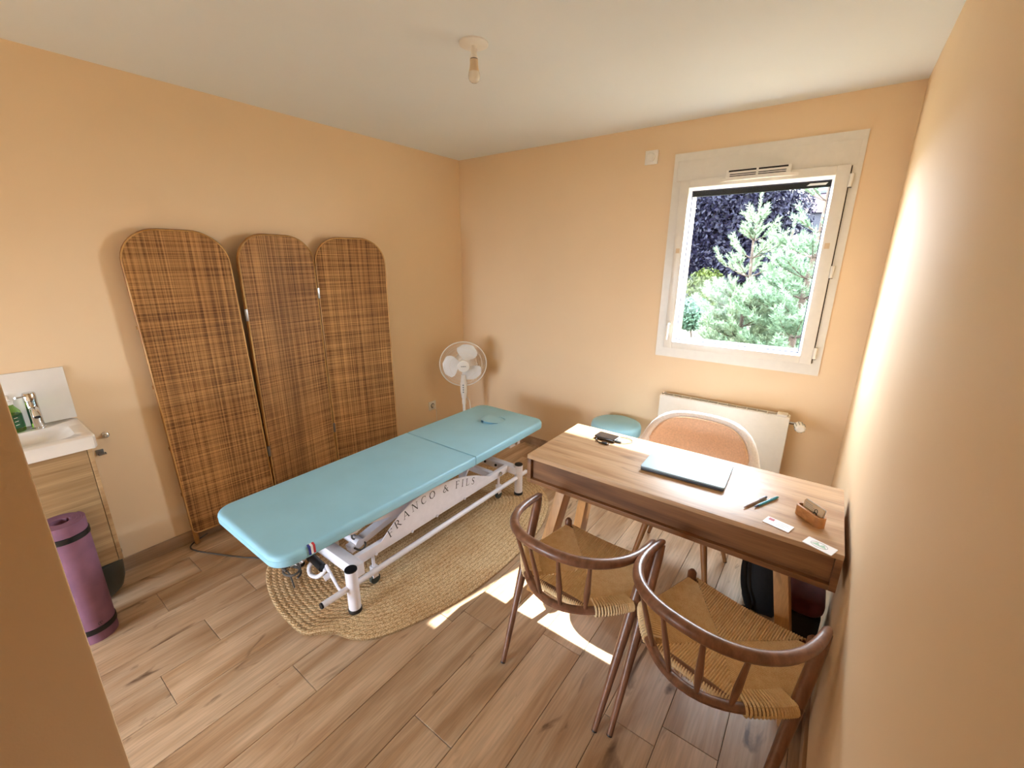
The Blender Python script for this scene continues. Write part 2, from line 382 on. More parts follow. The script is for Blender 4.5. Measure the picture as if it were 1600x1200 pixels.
# planks run towards the window, 191 mm wide
known = {0: -2.713, 1: -2.392, 3: -2.85, 5: -2.50, 8: -2.33, 9: -1.73, 11: -1.895, 12: -1.809, 13: -.86, 7: -.56}
PL = 1.29; proto = {}
for k in range(-2, 15):
    x0 = .347 + .191 * k; x1 = x0 + .191
    x0 = max(x0, 0); x1 = min(x1, W)
    if x1 - x0 < .01: continue
    j = known.get(k, -((k * .47) % 1.29) - .4)
    while j < 0: j += PL
    y = j
    while y > (YR if x0 < 2.1 else -4.3):
        a = max(y - PL, YR if x0 < 2.1 else -4.3); b = min(y, 0.0); y -= PL
        if b - a < .02: continue
        key = (round(x1 - x0, 4), round(b - a, 4))
        if key not in proto:
            setorg(0, 0, 0); g = .0009
            proto[key] = MB().box(g, x1 - x0 - g, g, b - a - g, -.009, 0).mesh('plank', MT['plank'], bevel=.0012, segs=1, org=Vector((0, 0, 0)))
        p = bpy.data.objects.new('plank', proto[key]); COL.objects.link(p); p.parent = fl; p.location = (x0, a, 0)
setorg(0, 0, 0)
struct(MB().box(-.2, W + .2, YR - .2, .3, H, H + .1).build('ceiling', MT['ceil']), 'plain white ceiling')
struct(MB().box(-.2, 0, YR - .2, .3, 0, H).build('wall_left', MT['wall']), 'peach painted wall behind the rattan screen')
struct(MB().box(W, W + .2, YR - .2, .3, 0, H).build('wall_right', MT['wall']), 'peach painted wall beside the desk')
RX0, RX1, RZ0, RZ1 = .12, 1.40, .10, 1.45  # opening for an unseen glazed door, added to lift the room's shadows
struct(MB().box(2.1, W, -4.5, -4.3, 0, H).box(0, RX0, YR - .2, YR, 0, H).box(RX1, 2.2, YR - .2, YR, 0, H).box(RX0, RX1, YR - .2, YR, 0, RZ0).box(RX0, RX1, YR - .2, YR, RZ1, H).build('wall_rear', MT['wall']), 'peach painted wall behind the viewpoint')
fd = struct(MB().box(RX0, RX0 + .06, YR - .08, YR - .03, RZ0, RZ1).box(RX1 - .06, RX1, YR - .08, YR - .03, RZ0, RZ1).box(RX0 + .06, RX1 - .06, YR - .08, YR - .03, RZ0, RZ0 + .08).box(RX0 + .06, RX1 - .06, YR - .08, YR - .03, RZ1 - .06, RZ1).build('fill_door', MT['frame']), 'unseen glazed white door added behind the partition wall for fill light')
MB().box(RX0 + .06, RX1 - .06, YR - .058, YR - .052, RZ0 + .08, RZ1 - .06).build('glass_pane', MT['tinted'], fd)
HX0, HX1, HZ0, HZ1, TH = 1.985, 2.815, 1.09, 2.13, .30
wb = MB()
wb.box(0, HX0, 0, TH, 0, H).box(HX1, W, 0, TH, 0, H).box(HX0, HX1, 0, TH, 0, HZ0).box(HX0, HX1, 0, TH, HZ1, H)
struct(wb.build('wall_back', MT['wall']), 'peach painted wall holding the window')
we = MB().box(2.10, 2.20, YR, -3.0555, 0, H); struct(we.build('wall_entry', MT['wall'], bevel=.004), 'end of a partition wall at the edge of view')
b = MB().box(0, .012, YR, 0, 0, .075); struct(b.build('baseboard_left', MT['base'], bevel=.002))
b = MB().box(.012, W - .012, -.012, 0, 0, .075); struct(b.build('baseboard_back', MT['base'], bevel=.002))
b = MB().box(W - .012, W, -4.3, 0, 0, .075); struct(b.build('baseboard_right', MT['base'], bevel=.002))

# ------------------------------------------------------------------ window
win = thing('window_1', 'white casement window with garden view', None, (2.40, 0, 1.0), kind='structure')
def ringbox(m, x0, x1, z0, z1, ix0, ix1, iz0, iz1, y0, y1):
    m.box(x0, ix0, y0, y1, z0, z1).box(ix1, x1, y0, y1, z0, z1).box(ix0, ix1, y0, y1, z0, iz0).box(ix0, ix1, y0, y1, iz1, z1); return m
ringbox(MB(), 1.906, 2.883, .999, 2.313, 1.962, 2.838, 1.065, 2.150, -.012, 0).build('casing', MT['frame'], win)
MB().box(1.93, 2.86, -.0155, -.012, 2.15, 2.268).build('shutter_box_cover', MT['frame'], win, bevel=.0015)
ringbox(MB(), 1.963, 2.837, 1.066, 2.149, 2.0, 2.80, 1.10, 2.115, -.012, .055).build('window_frame', MT['frame'], win)
sash = ringbox(MB(), 1.963, 2.837, 1.066, 2.149, 2.020, 2.776, 1.112, 2.103, -.034, -.013).build('sash', MT['frame'], win, bevel=.003)
# sloped white glazing bead
bd = MB()
o = [(2.016, 1.109), (2.777, 1.109), (2.777, 2.106), (2.016, 2.106)]; i_ = [(2.033, 1.122), (2.764, 1.122), (2.764, 2.088), (2.033, 2.088)]
bd.add([(x, -.030, z) for x, z in o] + [(x, -.004, z) for x, z in i_] + [(x, .012, z) for x, z in i_], [(k, (k + 1) % 4, 4 + (k + 1) % 4, 4 + k) for k in range(4)] + [(4 + k, 4 + (k + 1) % 4, 8 + (k + 1) % 4, 8 + k) for k in range(4)])
bd.build('glazing_bead', MT['bead'], sash)
ringbox(MB(), 2.031, 2.766, 1.120, 2.090, 2.038, 2.759, 1.127, 2.083, .0065, .010).build('gasket', MT['navy'], sash)
MB().box(2.03, 2.768, .002, .006, 1.118, 2.092).build('glass_pane', MT['glass'], sash)
hd = MB().box(1.977, 2.001, -.042, -.034, 1.17, 1.255); hd.build('handle_plate', MT['frame'], win, bevel=.003)
MB().tube([(1.989, -.036, 1.235), (1.989, -.068, 1.235), (1.989, -.075, 1.225), (1.989, -.075, 1.13)], [.009, .009, .010, .008], 10).build('handle', MT['white'], win)
for z in (1.135, 1.60, 2.07):
    h = MB().cyl((2.846, -.034, z - .033), (2.846, -.034, z + .033), .009, n=12); h.m = 1
    h.cyl((2.846, -.034, z - .036), (2.846, -.034, z - .033), .0095, n=12)
    h.build('hinge', [MT['white'], MT['dark']], win)
MB().box(2.838, 2.842, -.02, -.0118, 1.07, 2.145).build('sash_gap', MT['dark'], win)
for x, z in ((1.992, 1.72), (2.80, 1.74)): MB().box(x - .012, x + .012, -.038, -.034, z - .015, z + .015).build('label_tab', MT['kraft'], win)
# trickle vent
vb = MB(); N = 16; pr = []
for k in range(N + 1):
    t = k / N * 2 - 1; pr.append((2.40 + .205 * t, -.034 - .034 * (1 - abs(t) ** 3)))
vb.prism([(2.605, -.033), (2.195, -.033)] + pr, 2.120, 2.136)
vb.box(2.235, 2.565, -.062, -.033, 2.136, 2.177)
vent = vb.build('vent', MT['white'], win)
for z, hw, t in ((2.142, .145, .0022), (2.152, .145, .0022), (2.170, .152, .0045)):
    for sgn in (-1, 1):
        xs = sorted((2.40 + sgn * .006, 2.40 + sgn * hw))
        MB().box(xs[0], xs[1], -.0626, -.05, z - t, z + t).build('slot', MT['dark'], vent)
sh = MB().box(2.0, 2.80, .07, .085, 2.060, 2.13).build('shutter_bar', MT['black'], win)
MB().prism([(2.645, 2.072), (2.735, 2.072), (2.745, 2.084), (2.66, 2.084)], -.070, -.069).xf(Matrix(((1, 0, 0, 0), (0, 0, -1, 0), (0, 1, 0, 0), (0, 0, 0, 1)))).build('sticker', MT['card'], sh)
sl = MB().box(HX0, HX1, .055, TH + .03, HZ0 - .03, HZ0 + .004); sl.build('outer_sill', MT['hwall'], win)

# ------------------------------------------------------------------ things on the walls and ceiling
t = thing('ceiling_lamp', 'bare white bulb hanging from a round white ceiling plate', 'lamp', (1.527, -1.53, 2.5))
c = (1.527, -1.53)
rose = MB().lathe([(.0, 2.499), (.06, 2.4995), (.060, 2.494), (.05, 2.489), (.012, 2.488)][::-1], (*c, 0), 32).build('ceiling_rose', MT['white'], t)
MB().tube([(c[0] + .004, c[1], 2.489), (c[0] + .012, c[1] + .006, 2.475), (c[0] + .010, c[1] + .004, 2.462), (c[0] + .003, c[1], 2.455)], .0018, 6).build('wire', MT['white'], t)
MB().lathe([(.010, 2.49), (.012, 2.475), (.013, 2.455), (.016, 2.452), (.0165, 2.447), (.0165, 2.444)], (*c, 0), 20).build('lamp_socket', MT['white'], t)
MB().lathe([(.0155, 2.444), (.0155, 2.441)], (*c, 0), 20).build('socket_ring', MT['dark'], t)
bl = [(.0165, 2.441), (.0165, 2.425), (.0185, 2.41), (.022, 2.397)]
MB().lathe(bl, (*c, 0), 24).build('bulb_collar', MT['kraft'], t)
MB().lathe([(.022, 2.397), (.0245, 2.385), (.024, 2.375), (.020, 2.366), (.012, 2.360), (.003, 2.3585)], (*c, 0), 24).build('bulb', MT['bulb'], t)

t = thing('wall_control', 'small square white knob control on wall left of window', 'control', (1.748, 0, 2.315))
MB().box(1.705, 1.791, -.011, 0, 2.272, 2.358).build('plate', MT['white'], t, bevel=.004)
MB().lathe([(.026, .011), (.026, .022), (.022, .026)], (1.748, 0, 2.315), 28, axis=(0, -1, 0)).build('dial', MT['white'], t)

t = thing('wall_socket', 'white square wall socket with fan plug behind massage table', 'socket', (0, -.457, .33))
MB().box(0, .009, -.500, -.414, .288, .372).build('plate', MT['white'], t, bevel=.003)
MB().lathe([(.022, .0092), (.022, .0098)], (0, -.457, .33), 24, axis=(1, 0, 0)).build('socket_well', MT['bin'], t)

# radiator
t = thing('radiator', 'white flat panel radiator on wall below the window', 'radiator', (2.40, 0, .14))
MB().box(2.0, 2.79, -.112, -.105, .15, .738).build('front_panel', MT['frame'], t, bevel=.003)
MB().box(2.003, 2.787, -.050, -.044, .155, .730).build('back_panel', MT['frame'], t)
for x in (2.0, 2.786): MB().box(x, x + .004, -.105, -.044, .16, .738).build('side_cover', MT['frame'], t)
tg = MB().box(2.004, 2.786, -.104, -.098, .730, .742).box(2.004, 2.786, -.052, -.046, .730, .742).build('top_grille', MT['frame'], t)
for k in range(14):
    x = 2.02 + k * .0585; MB().box(x, x + .005, -.098, -.052, .730, .741).build('grille_bar', MT['frame'], tg)
MB().box(2.004, 2.786, -.098, -.052, .64, .645).build('fin_plate', MT['steel'], t)
MB().box(2.72, 2.775, -.11, -.045, .738, .752).build('clip', MT['white'], t, bevel=.003)
for x in (2.15, 2.65): MB().box(x, x + .03, -.044, -.0005, .3, .34).build('bracket', MT['frame'], t)
for x in (2.6, 2.7): MB().cyl((x, -.075, 0), (x, -.075, .155), .008, n=10).build('pipe', MT['white'], t)
MB().cyl((2.79, -.08, .70), (2.835, -.08, .70), .010, n=12).build('valve_pipe', MT['chrome'], t)
vv = MB().lathe([(.014, 0), (.02, .006), (.026, .018), (.028, .05), (.026, .068), (.018, .074)], (2.837, -.075, .70), 24, axis=(.25, -1, -.1)).build('thermostat_head', MT['white'], t)
for k in range(10):
    a = k / 10 * 2 * PI; q = Vector((.25, -1, -.1)).to_track_quat('Z', 'Y')
    p0 = Vector((2.837, -.075, .70)) + q @ Vector((.0285 * math.cos(a), .0285 * math.sin(a), .03)); p1 = Vector((2.837, -.075, .70)) + q @ Vector((.0275 * math.cos(a), .0275 * math.sin(a), .066))
    MB().tube([p0, p1], .0022, 5).build('rib', MT['grayprint'], vv)

# ------------------------------------------------------------------ wash corner on the left wall
t = thing('vanity_cabinet', 'light oak wall cabinet under the small washbasin', 'cabinet', (.17, -3.0, .26))
Y0, Y1 = -3.25, -2.79
MB().box(0, .318, Y0, Y1 - .002, .262, .85).build('carcass', MT['vanity'], t)
MB().box(.322, .34, Y0, Y1 - .018, .262, .845).build('door', MT['vanity'], t, bevel=.001)
MB().box(0, .34, Y1 - .016, Y1, .260, .85).build('side_panel', MT['vanity'], t, bevel=.001)
MB().box(.318, .322, Y0, Y1 - .002, .262, .85).build('door_gap', MT['dark'], t)

t = thing('washbasin', 'white ceramic washbasin with rectangular bowl on oak cabinet', 'washbasin', (.19, -3.0, .85))
bx0, bx1, by0, by1 = 0.002, .385, -3.27, -2.772
outer = rrect(bx0, bx1, by0, by1, .012, 3); m = MB()
inner = rrect(.095, .325, -3.17, -2.822, .05, 6); fl_in = rrect(.15, .285, -3.10, -2.88, .04, 6)
def dense(o, n):   # resample closed outline
    P = [Vector(p) for p in o]; L = [0]
    for i in range(len(P)): L.append(L[-1] + (P[(i + 1) % len(P)] - P[i]).length)
    out = []
    for k in range(n):
        s_ = L[-1] * k / n; i = max(j for j in range(len(P)) if L[j] <= s_); f = (s_ - L[i]) / max(1e-9, L[i + 1] - L[i])
        out.append(P[i].lerp(P[(i + 1) % len(P)], f))
    return out
def angsort(o, c, n=64):   # outline sampled by angle about c
    P = o; out = []
    for k in range(n):
        a = 2 * PI * k / n; d = Vector((math.cos(a), math.sin(a))); best = None
        for i in range(len(P)):
            p = Vector(P[i]) - Vector(c); q = Vector(P[(i + 1) % len(P)]) - Vector(c); e = q - p; den = d.x * e.y - d.y * e.x
            if abs(den) < 1e-12: continue
            tt = (p.x * e.y - p.y * e.x) / den; uu = (p.x * d.y - p.y * d.x) / den
            if tt > 0 and -1e-6 <= uu <= 1 + 1e-6: best = tt if best is None else min(best, tt)
        out.append((c[0] + d.x * best, c[1] + d.y * best))
    return out
cc = (.21, -2.996)
rings = [[(x, y, z) for x, y in angsort(o_, cc)] for o_, z in ((outer, .85), (outer, .901), (rrect(bx0 + .004, bx1 - .004, by0 + .004, by1 - .004, .012, 3), .905), (inner, .904), (rrect(.100, .320, -3.165, -2.827, .05, 6), .897), (fl_in, .862), (rrect(.19, .22, -3.02, -2.99, .012, 4), .858))]
vs = [p for r in rings for p in r]; fs = []
for i in range(len(rings) - 1):
    for k in range(64): fs.append((i * 64 + k, i * 64 + (k + 1) % 64, (i + 1) * 64 + (k + 1) % 64, (i + 1) * 64 + k))
fs += [tuple(range(63, -1, -1)), tuple(6 * 64 + k for k in range(64))]
MB().add(vs, fs).build('basin', MT['ceramic'], t, angle=50)
MB().lathe([(.018, .8585), (.018, .861), (.012, .862)], (.205, -3.0, 0), 20).build('drain', MT['chrome'], t)

t = thing('backsplash', 'plain white backsplash panel standing on wall behind tap', 'panel', (0, -3.0, .905))
MB().box(0.001, .009, -3.27, -2.770, .9055, 1.157).build('panel', MT['ceramic'], t, bevel=.001)

t = thing('tap', 'chrome single lever tap standing on the washbasin', 'tap', (.062, -2.905, .905))
tx, ty = .062, -2.905
MB().lathe([(.026, .905), (.026, .909), (.0215, .912), (.021, 1.03), (.0215, 1.033)], (tx, ty, 0), 28).build('body', MT['chrome'], t)
MB().lathe([(.0215, 1.035), (.022, 1.04), (.022, 1.066), (.019, 1.072)], (tx, ty, 0), 28).build('lever_cap', MT['chrome'], t)
MB().tube([(tx + .012, ty - .012, 1.060), (tx + .05, ty - .045, 1.066)], [.004, .0035], 10).build('lever', MT['chrome'], t)
sp = MB().tube([(tx + .012, ty, 1.0), (tx + .045, ty, 1.0), (tx + .070, ty, .992), (tx + .082, ty, .975)], [.014, .0145, .0145, .0135], 16)
sp.m = 1; sp.cyl((tx + .0805, ty, .9765), (tx + .0835, ty, .9735), .0105, n=14); sp.build('spout', [MT['chrome'], MT['dark']], t)

t = thing('soap_bottle', 'green liquid soap bottle with patterned label beside tap', 'bottle', (.055, -2.970, .905))
bx, by = .055, -2.970
MB().lathe([(.026, .906), (.029, .91), (.029, .985), (.026, 1.0), (.014, 1.022), (.012, 1.03)], (bx, by, 0), 20).build('body', MT['bottle'], t)
lb = MB().lathe([(.0295, .925), (.0298, .926), (.0298, .985), (.0295, .986)], (bx, by, 0), 20).build('label', MT['soaplabel'], t)
for k in range(9):
    a = -.9 + (k % 3) * .55; z = .94 + (k // 3) * .016; q = Vector((math.cos(a), math.sin(a), 0)); p = Vector((bx, by, z)) + q * .0301
    MB().tube([p - Vector((-q.y, q.x, 0)) * .006, p + Vector((-q.y, q.x, .35)) * .006], .0012, 4).build('print_mark', MT['card'], lb)
MB().lathe([(.0125, 1.03), (.014, 1.032), (.014, 1.046), (.006, 1.048), (.005, 1.058)], (bx, by, 0), 16).build('pump_collar', MT['white'], t)
MB().tube([(bx, by, 1.055), (bx, by, 1.064), (bx + .02, by, 1.066), (bx + .045, by, 1.06)], [.006, .008, .006, .004], 10).build('pump_nozzle', MT['white'], t)

t = thing('valve_knob', 'small round chrome knob on wall right of the basin', 'knob', (0, -2.69, .78))
MB().lathe([(.016, 0), (.016, .005), (.013, .008), (.007, .010), (.007, .018), (.010, .020), (.009, .024), (.003, .026)], (0, -2.69, .78), 22, axis=(1, 0, 0)).build('knob', MT['chrome'], t)
t = thing('wall_bracket', 'small steel bracket on wall beside the oak cabinet', 'bracket', (0, -2.722, .70))
MB().box(0, .005, -2.742, -2.712, .684, .712).build('plate', MT['steel'], t, bevel=.001)
MB().tube([(.004, -2.735, .690), (.028, -2.735, .690), (.028, -2.708, .690), (.004, -2.708, .690)], .003, 6).build('loop', MT['steel'], t)

t = thing('waste_bin', 'dark grey rounded bin half hidden beneath the oak cabinet', 'bin', (.14, -2.885, 0))
MB().lathe([(.03, .001), (.07, .01), (.098, .04), (.112, .085), (.116, .14), (.118, .2), (.121, .205), (.119, .212), (.11, .21), (.09, .09), (.03, .03)], (.15, -2.89, 0), 36).build('bowl', MT['bin'], t)
MB().lathe([(.120, .206), (.123, .208), (.123, .214), (.119, .216)], (.15, -2.89, 0), 36).build('rim', MT['bin'], t)

# rolled yoga mat, upright
mx, my, mr, mh = .425, -2.955, .078, .585
t = thing('yoga_mat', 'rolled mauve yoga mat with two black straps standing upright', 'yoga mat', (mx, my, 0))
m = MB(); turns = 6; n = turns * 30; th = .0075; ri = .026
out_ = []; inn = []
for k in range(n + 1):
    a = k / 30 * 2 * PI + 2.2; r = ri + (mr - .006 - ri) * k / n
    inn.append((mx + r * math.cos(a), my + r * math.sin(a))); r2_ = r + (mr - .006 - ri) / turns * .86
    out_.append((mx + r2_ * math.cos(a), my + r2_ * math.sin(a)))
vs = []; fs = []
for k in range(n + 1):
    for (x, y), z in ((inn[k], 0), (out_[k], 0), (out_[k], mh), (inn[k], mh)): vs.append((x, y, z))
for k in range(n):
    for j in range(4): fs.append((k * 4 + j, k * 4 + (j + 1) % 4, k * 4 + 4 + (j + 1) % 4, k * 4 + 4 + j))
fs += [(0, 1, 2, 3), (n * 4 + 3, n * 4 + 2, n * 4 + 1, n * 4)]
m.add(vs, fs).build('roll', MT['mat'], t, angle=40)
for z in (.047, mh - .075):
    st = MB().lathe([(mr + .001, z), (mr + .0028, z + .001), (mr + .0028, z + .024), (mr + .001, z + .025)], (mx, my, 0), 40).build('strap', MT['black'], t)
lg = MB()
for a0, zz in ((.18, .09), (.27, .09)):
    pts = [Vector((mx + (mr + .0012) * math.cos(a0 + .045 * math.cos(u)), my + (mr + .0012) * math.sin(a0 + .045 * math.cos(u)), zz + .007 * math.sin(u))) for u in [k / 10 * 2 * PI for k in range(9)]]
    lg.tube(pts, .0009, 4)
lg.build('print_mark', MT['ink'], t)

# ------------------------------------------------------------------ folding rattan screen
t = thing('folding_screen', 'three-panel rattan folding screen against the peach wall', 'screen', (.10, -1.75, 0))
edges = [(.055, -2.452), (.092, -1.974), (.052, -1.487), (.195, -1.02)]
def screen_outline(hw, zb, zt, rt, rb, n=10):
    o = []
    for cx, cz, r, a in ((hw - rt, zt - rt, rt, 0), (-hw + rt, zt - rt, rt, 1), (-hw + rb, zb + rb, rb, 2), (hw - rb, zb + rb, rb, 3)):
        for i in range(n + 1):
            q = (a + i / n) * PI / 2; o.append((cx + r * math.cos(q), cz + r * math.sin(q)))
    return o
for pi_, (e0, e1) in enumerate(zip(edges, edges[1:])):
    a = Vector((*e0, 0)); b = Vector((*e1, 0)); d = (b - a); wd = d.length; d.normalize(); nrm = Vector((d.y, -d.x, 0)); cen = (a + b) / 2
    hw = wd / 2 - .003
    # local frame: X=d, Y=up, Z=nrm(front)
    M4 = Matrix(((d.x, 0, nrm.x, cen.x), (d.y, 0, nrm.y, cen.y), (0, 1, 0, 0), (0, 0, 0, 1)))
    sk = Matrix.Identity(4)
    if pi_ == 0:
        sk[0][1] = -.021; sk[0][3] = .004
    M4 = M4 @ sk
    pan = MB().prism(screen_outline(hw - .004, .075, 1.790, .165, .03), -.004, .004); pan.xf(M4)
    po = pan.build('panel', MT['weave'], t)
    rod = MB().tube([(x, z, -.012) for x, z in screen_outline(hw - .012, .09, 1.785, .16, .03)], .0125, 8, closed=True).xf(M4); rod.build('frame_rod', MT['rattan'], po)
    bd = MB().tube([(x, z, .005) for x, z in screen_outline(hw - .004, .077, 1.789, .164, .03)], .0045, 6, closed=True, flat=.8).xf(M4); bd.build('binding', MT['bind'], po)
    for sg in (-1, 1):
        MB().tube([(sg * (hw - .014), .16, -.012), (sg * (hw - .014), .001, -.012)], [.0125, .0135], 10).xf(M4).build('foot', MT['rattan'], po)
        MB().tube(spline([(sg * (hw - .016), .035, -.012), (sg * (hw - .03), .07, -.012), (sg * (hw - .07), .085, -.012)], 4), .006, 6).xf(M4).build('corner_cane', MT['rattan'], po)
    for zc in (1.30, .98, .62, .33):
        for sg in (-1, 1): MB().tube([(sg * (hw - .010), zc, -.011), (sg * (hw - .010), zc + .018, -.011)], .0148, 8).xf(M4).build('wrapping', MT['rattan'], po)
for e, z in ((edges[1], 1.33), (edges[2], 1.43), (edges[1], .45), (edges[2], .45)):
    x, y = e; MB().box(x + .002, x + .012, y - .008, y + .008, z - .035, z + .035).build('hinge', MT['steel'], t, bevel=.001)

# ------------------------------------------------------------------ jute rug
rug_pts = [(.605, -2.281), (.727, -2.343), (.90, -2.389), (1.06, -2.402), (1.19, -2.395), (1.262, -2.345), (1.31, -2.305), (1.39, -2.278), (1.464, -2.224), (1.522, -2.13), (1.572, -2.0), (1.63, -1.80),
           (1.655, -1.53), (1.648, -1.26), (1.61, -1.02), (1.52, -.80), (1.39, -.66), (1.22, -.59), (1.0, -.57), (.78, -.64), (.63, -.80), (.55, -1.05), (.51, -1.4), (.50, -1.8), (.51, -2.05), (.54, -2.2)]
setorg(1.08, -1.48, 0)
sm = spline([(x, y, 0) for x, y in rug_pts], 8, True); nP = len(sm)
# straight inner spine so that the braid spirals like an oval
spine = []
for p in sm:
    yy = min(-1.10, max(-1.88, p.y)); spine.append(Vector((1.09, yy, 0)))
NR = 21; vs = []; fs = []; uv = []
Ltot = [0]
for k in range(nP): Ltot.append(Ltot[-1] + (sm[(k + 1) % nP] - sm[k]).length)
for r in range(NR):
    for j, (o, h) in enumerate(((0.0, .0092), (.22, .0112), (.5, .0120), (.78, .0112))):
        f = 1 - (r + o) / NR
        for k in range(nP):
            p = spine[k].lerp(sm[k], f); lift = 0
            if r < 4:
                dd = (p - Vector((1.285, -2.33, 0))).length; lift = .014 * math.exp(-(dd / .07) ** 2) * f
            vs.append((p.x, p.y, h + lift)); uv.append((Ltot[k] * f, (r + o), 0))
rows = NR * 4
for i in range(rows - 1):
    for k in range(nP): fs.append((i * nP + k, i * nP + (k + 1) % nP, (i + 1) * nP + (k + 1) % nP, (i + 1) * nP + k))
k0 = len(vs); vs += [(p.x, p.y, .0008) for p in sm]; uv += [(0, 0, 0)] * nP
for k in range(nP): fs.append((k0 + k, k0 + (k + 1) % nP, (k + 1) % nP, k))
rug = MB().add(vs, fs).build('jute_rug', MT['jute'], None, angle=80)
at = rug.data.attributes.new('braid', 'FLOAT_VECTOR', 'POINT'); at.data.foreach_set('vector', [c for u in uv for c in u])
rug['label'] = 'oval braided jute rug under the massage table'; rug['category'] = 'rug'

# ------------------------------------------------------------------ massage table
t = thing('massage_table', 'aqua padded massage table on a white steel frame', 'massage table', (.97, -1.5, .013))
ZT = .503
def cushion(name, y0, y1, rn, rf):
    o = []
    for cx, cy, r, a in ((1.297 - rf, y1 - rf, rf, 0), (.663 + rf, y1 - rf, rf, 1), (.663 + rn, y0 + rn, rn, 2), (1.297 - rn, y0 + rn, rn, 3)):
        for i in range(9):
            q = (a + i / 8) * PI / 2; o.append((cx + r * math.cos(q), cy + r * math.sin(q)))
    wt = [.25 if (rn < .02 and y < y0 + .01) or (rf < .02 and y > y1 - .01) else 1 for x, y in o]
    return MB().prism(o, ZT - .056, ZT, .019, 4, .012, wt)
c1 = cushion('c', -2.495, -1.306, .085, .006).build('foot_cushion', MT['cush'], t, angle=60)
c2b = cushion('c', -1.304, -.508, .006, .085); c2 = c2b.build('head_cushion', MT['cush'], t, angle=60)
# face opening cut through the head cushion
FH = [(.905, -.735), (.925, -.695), (.965, -.675), (1.02, -.675), (1.058, -.70), (1.066, -.745), (1.050, -.795), (1.01, -.835), (.965, -.845), (.925, -.815)]
fh = [(p.x, p.y) for p in spline([(x, y, 0) for x, y in FH], 5, True)]
cut = MB().prism(fh, ZT - .1, ZT + .05).build('cutter', MT['cush'], t)
md = c2.modifiers.new('b', 'BOOLEAN'); md.object = cut; md.operation = 'DIFFERENCE'; md.solver = 'EXACT'
bpy.context.view_layer.update()
dg = bpy.context.evaluated_depsgraph_get(); nm = bpy.data.meshes.new_from_object(c2.evaluated_get(dg)); c2.modifiers.clear(); c2.data = nm; nm.set_sharp_from_angle(angle=math.radians(50))
bpy.data.objects.remove(cut)
cx_, cy_ = .985, -.758
plug = MB().prism([(cx_ + (x - cx_) * .86, cy_ + (y - cy_) * .84) for x, y in fh], ZT - .06, ZT + .006, .012, 3)
plug.xf(Matrix.Translation((cx_, cy_, ZT)) @ Matrix.Rotation(-.10, 4, 'X') @ Matrix.Rotation(.08, 4, 'Y') @ Matrix.Translation((-cx_, -cy_, -ZT)))
plug.build('face_plug', MT['cush'], t, angle=60)
# stitched seams around the border
for ob, y0, y1, ra, rb in ((c1, -2.495, -1.306, .085, .006), (c2, -1.300, -.508, .006, .085)):
    pts = []
    for cx, cy, r, a in ((1.297 - rb, y1 - rb, rb, 0), (.663 + rb, y1 - rb, rb, 1), (.663 + ra, y0 + ra, ra, 2), (1.297 - ra, y0 + ra, ra, 3)):
        for i in range(9):
            q = (a + i / 8) * PI / 2; pts.append((cx + (r - .001) * math.cos(q), cy + (r - .001) * math.sin(q), ZT - .022))
    MB().tube(pts, .0022, 5, closed=True).build('seam', MT['cush'], ob)
MB().box(.70, 1.27, -2.44, -1.33, ZT - .068, ZT - .056).box(.70, 1.27, -1.27, -.56, ZT - .068, ZT - .056).build('underboard', MT['black'], t)
# ribbon on the near corner
for k, c in enumerate(('flagblue', 'flagwhite', 'flagred')):
    y = -2.364 + k * .0098
    q = MB().add([(1.2995, y, ZT - .005), (1.2995, y + .0098, ZT - .005), (1.301, y + .0098, ZT - .042), (1.301, y, ZT - .042), (1.285, y, ZT + .001), (1.285, y + .0098, ZT + .001)], [(0, 1, 2, 3), (4, 5, 1, 0)])
    q.build('ribbon_stripe', MT[c], t)
# legs
LX, LY = (.735, 1.268), (-2.172, -.815)
for x in LX:
    for y in LY:
        lg = MB().cyl((x, y, .030), (x, y, .245), .029, n=24).build('leg', MT['metal_white'], t)
        MB().lathe([(.029, .245), (.0285, .251), (.018, .252)], (x, y, 0), 24).build('cap', MT['rubber'], lg)
        MB().lathe([(.029, .012), (.032, .014), (.032, .028), (.0295, .032)], (x, y, 0), 24).build('rubber_foot', MT['rubber'], lg)
# base frame
cb = MB().box(.735, 1.268, -2.155, -2.10, .178, .243); cb.build('cross_beam', MT['metal_white'], t, bevel=.004)
cb = MB().box(.735, 1.268, -.865, -.81, .185, .238); cb.build('cross_beam', MT['metal_white'], t, bevel=.004)
cb = MB().box(.82, 1.17, -1.02, -.985, .19, .235); cb.build('cross_beam', MT['metal_white'], t, bevel=.004)
for x in (.80, 1.178):
    MB().box(x, x + .028, -2.10, -.855, .187, .240).build('side_rail', MT['metal_white'], t, bevel=.003)
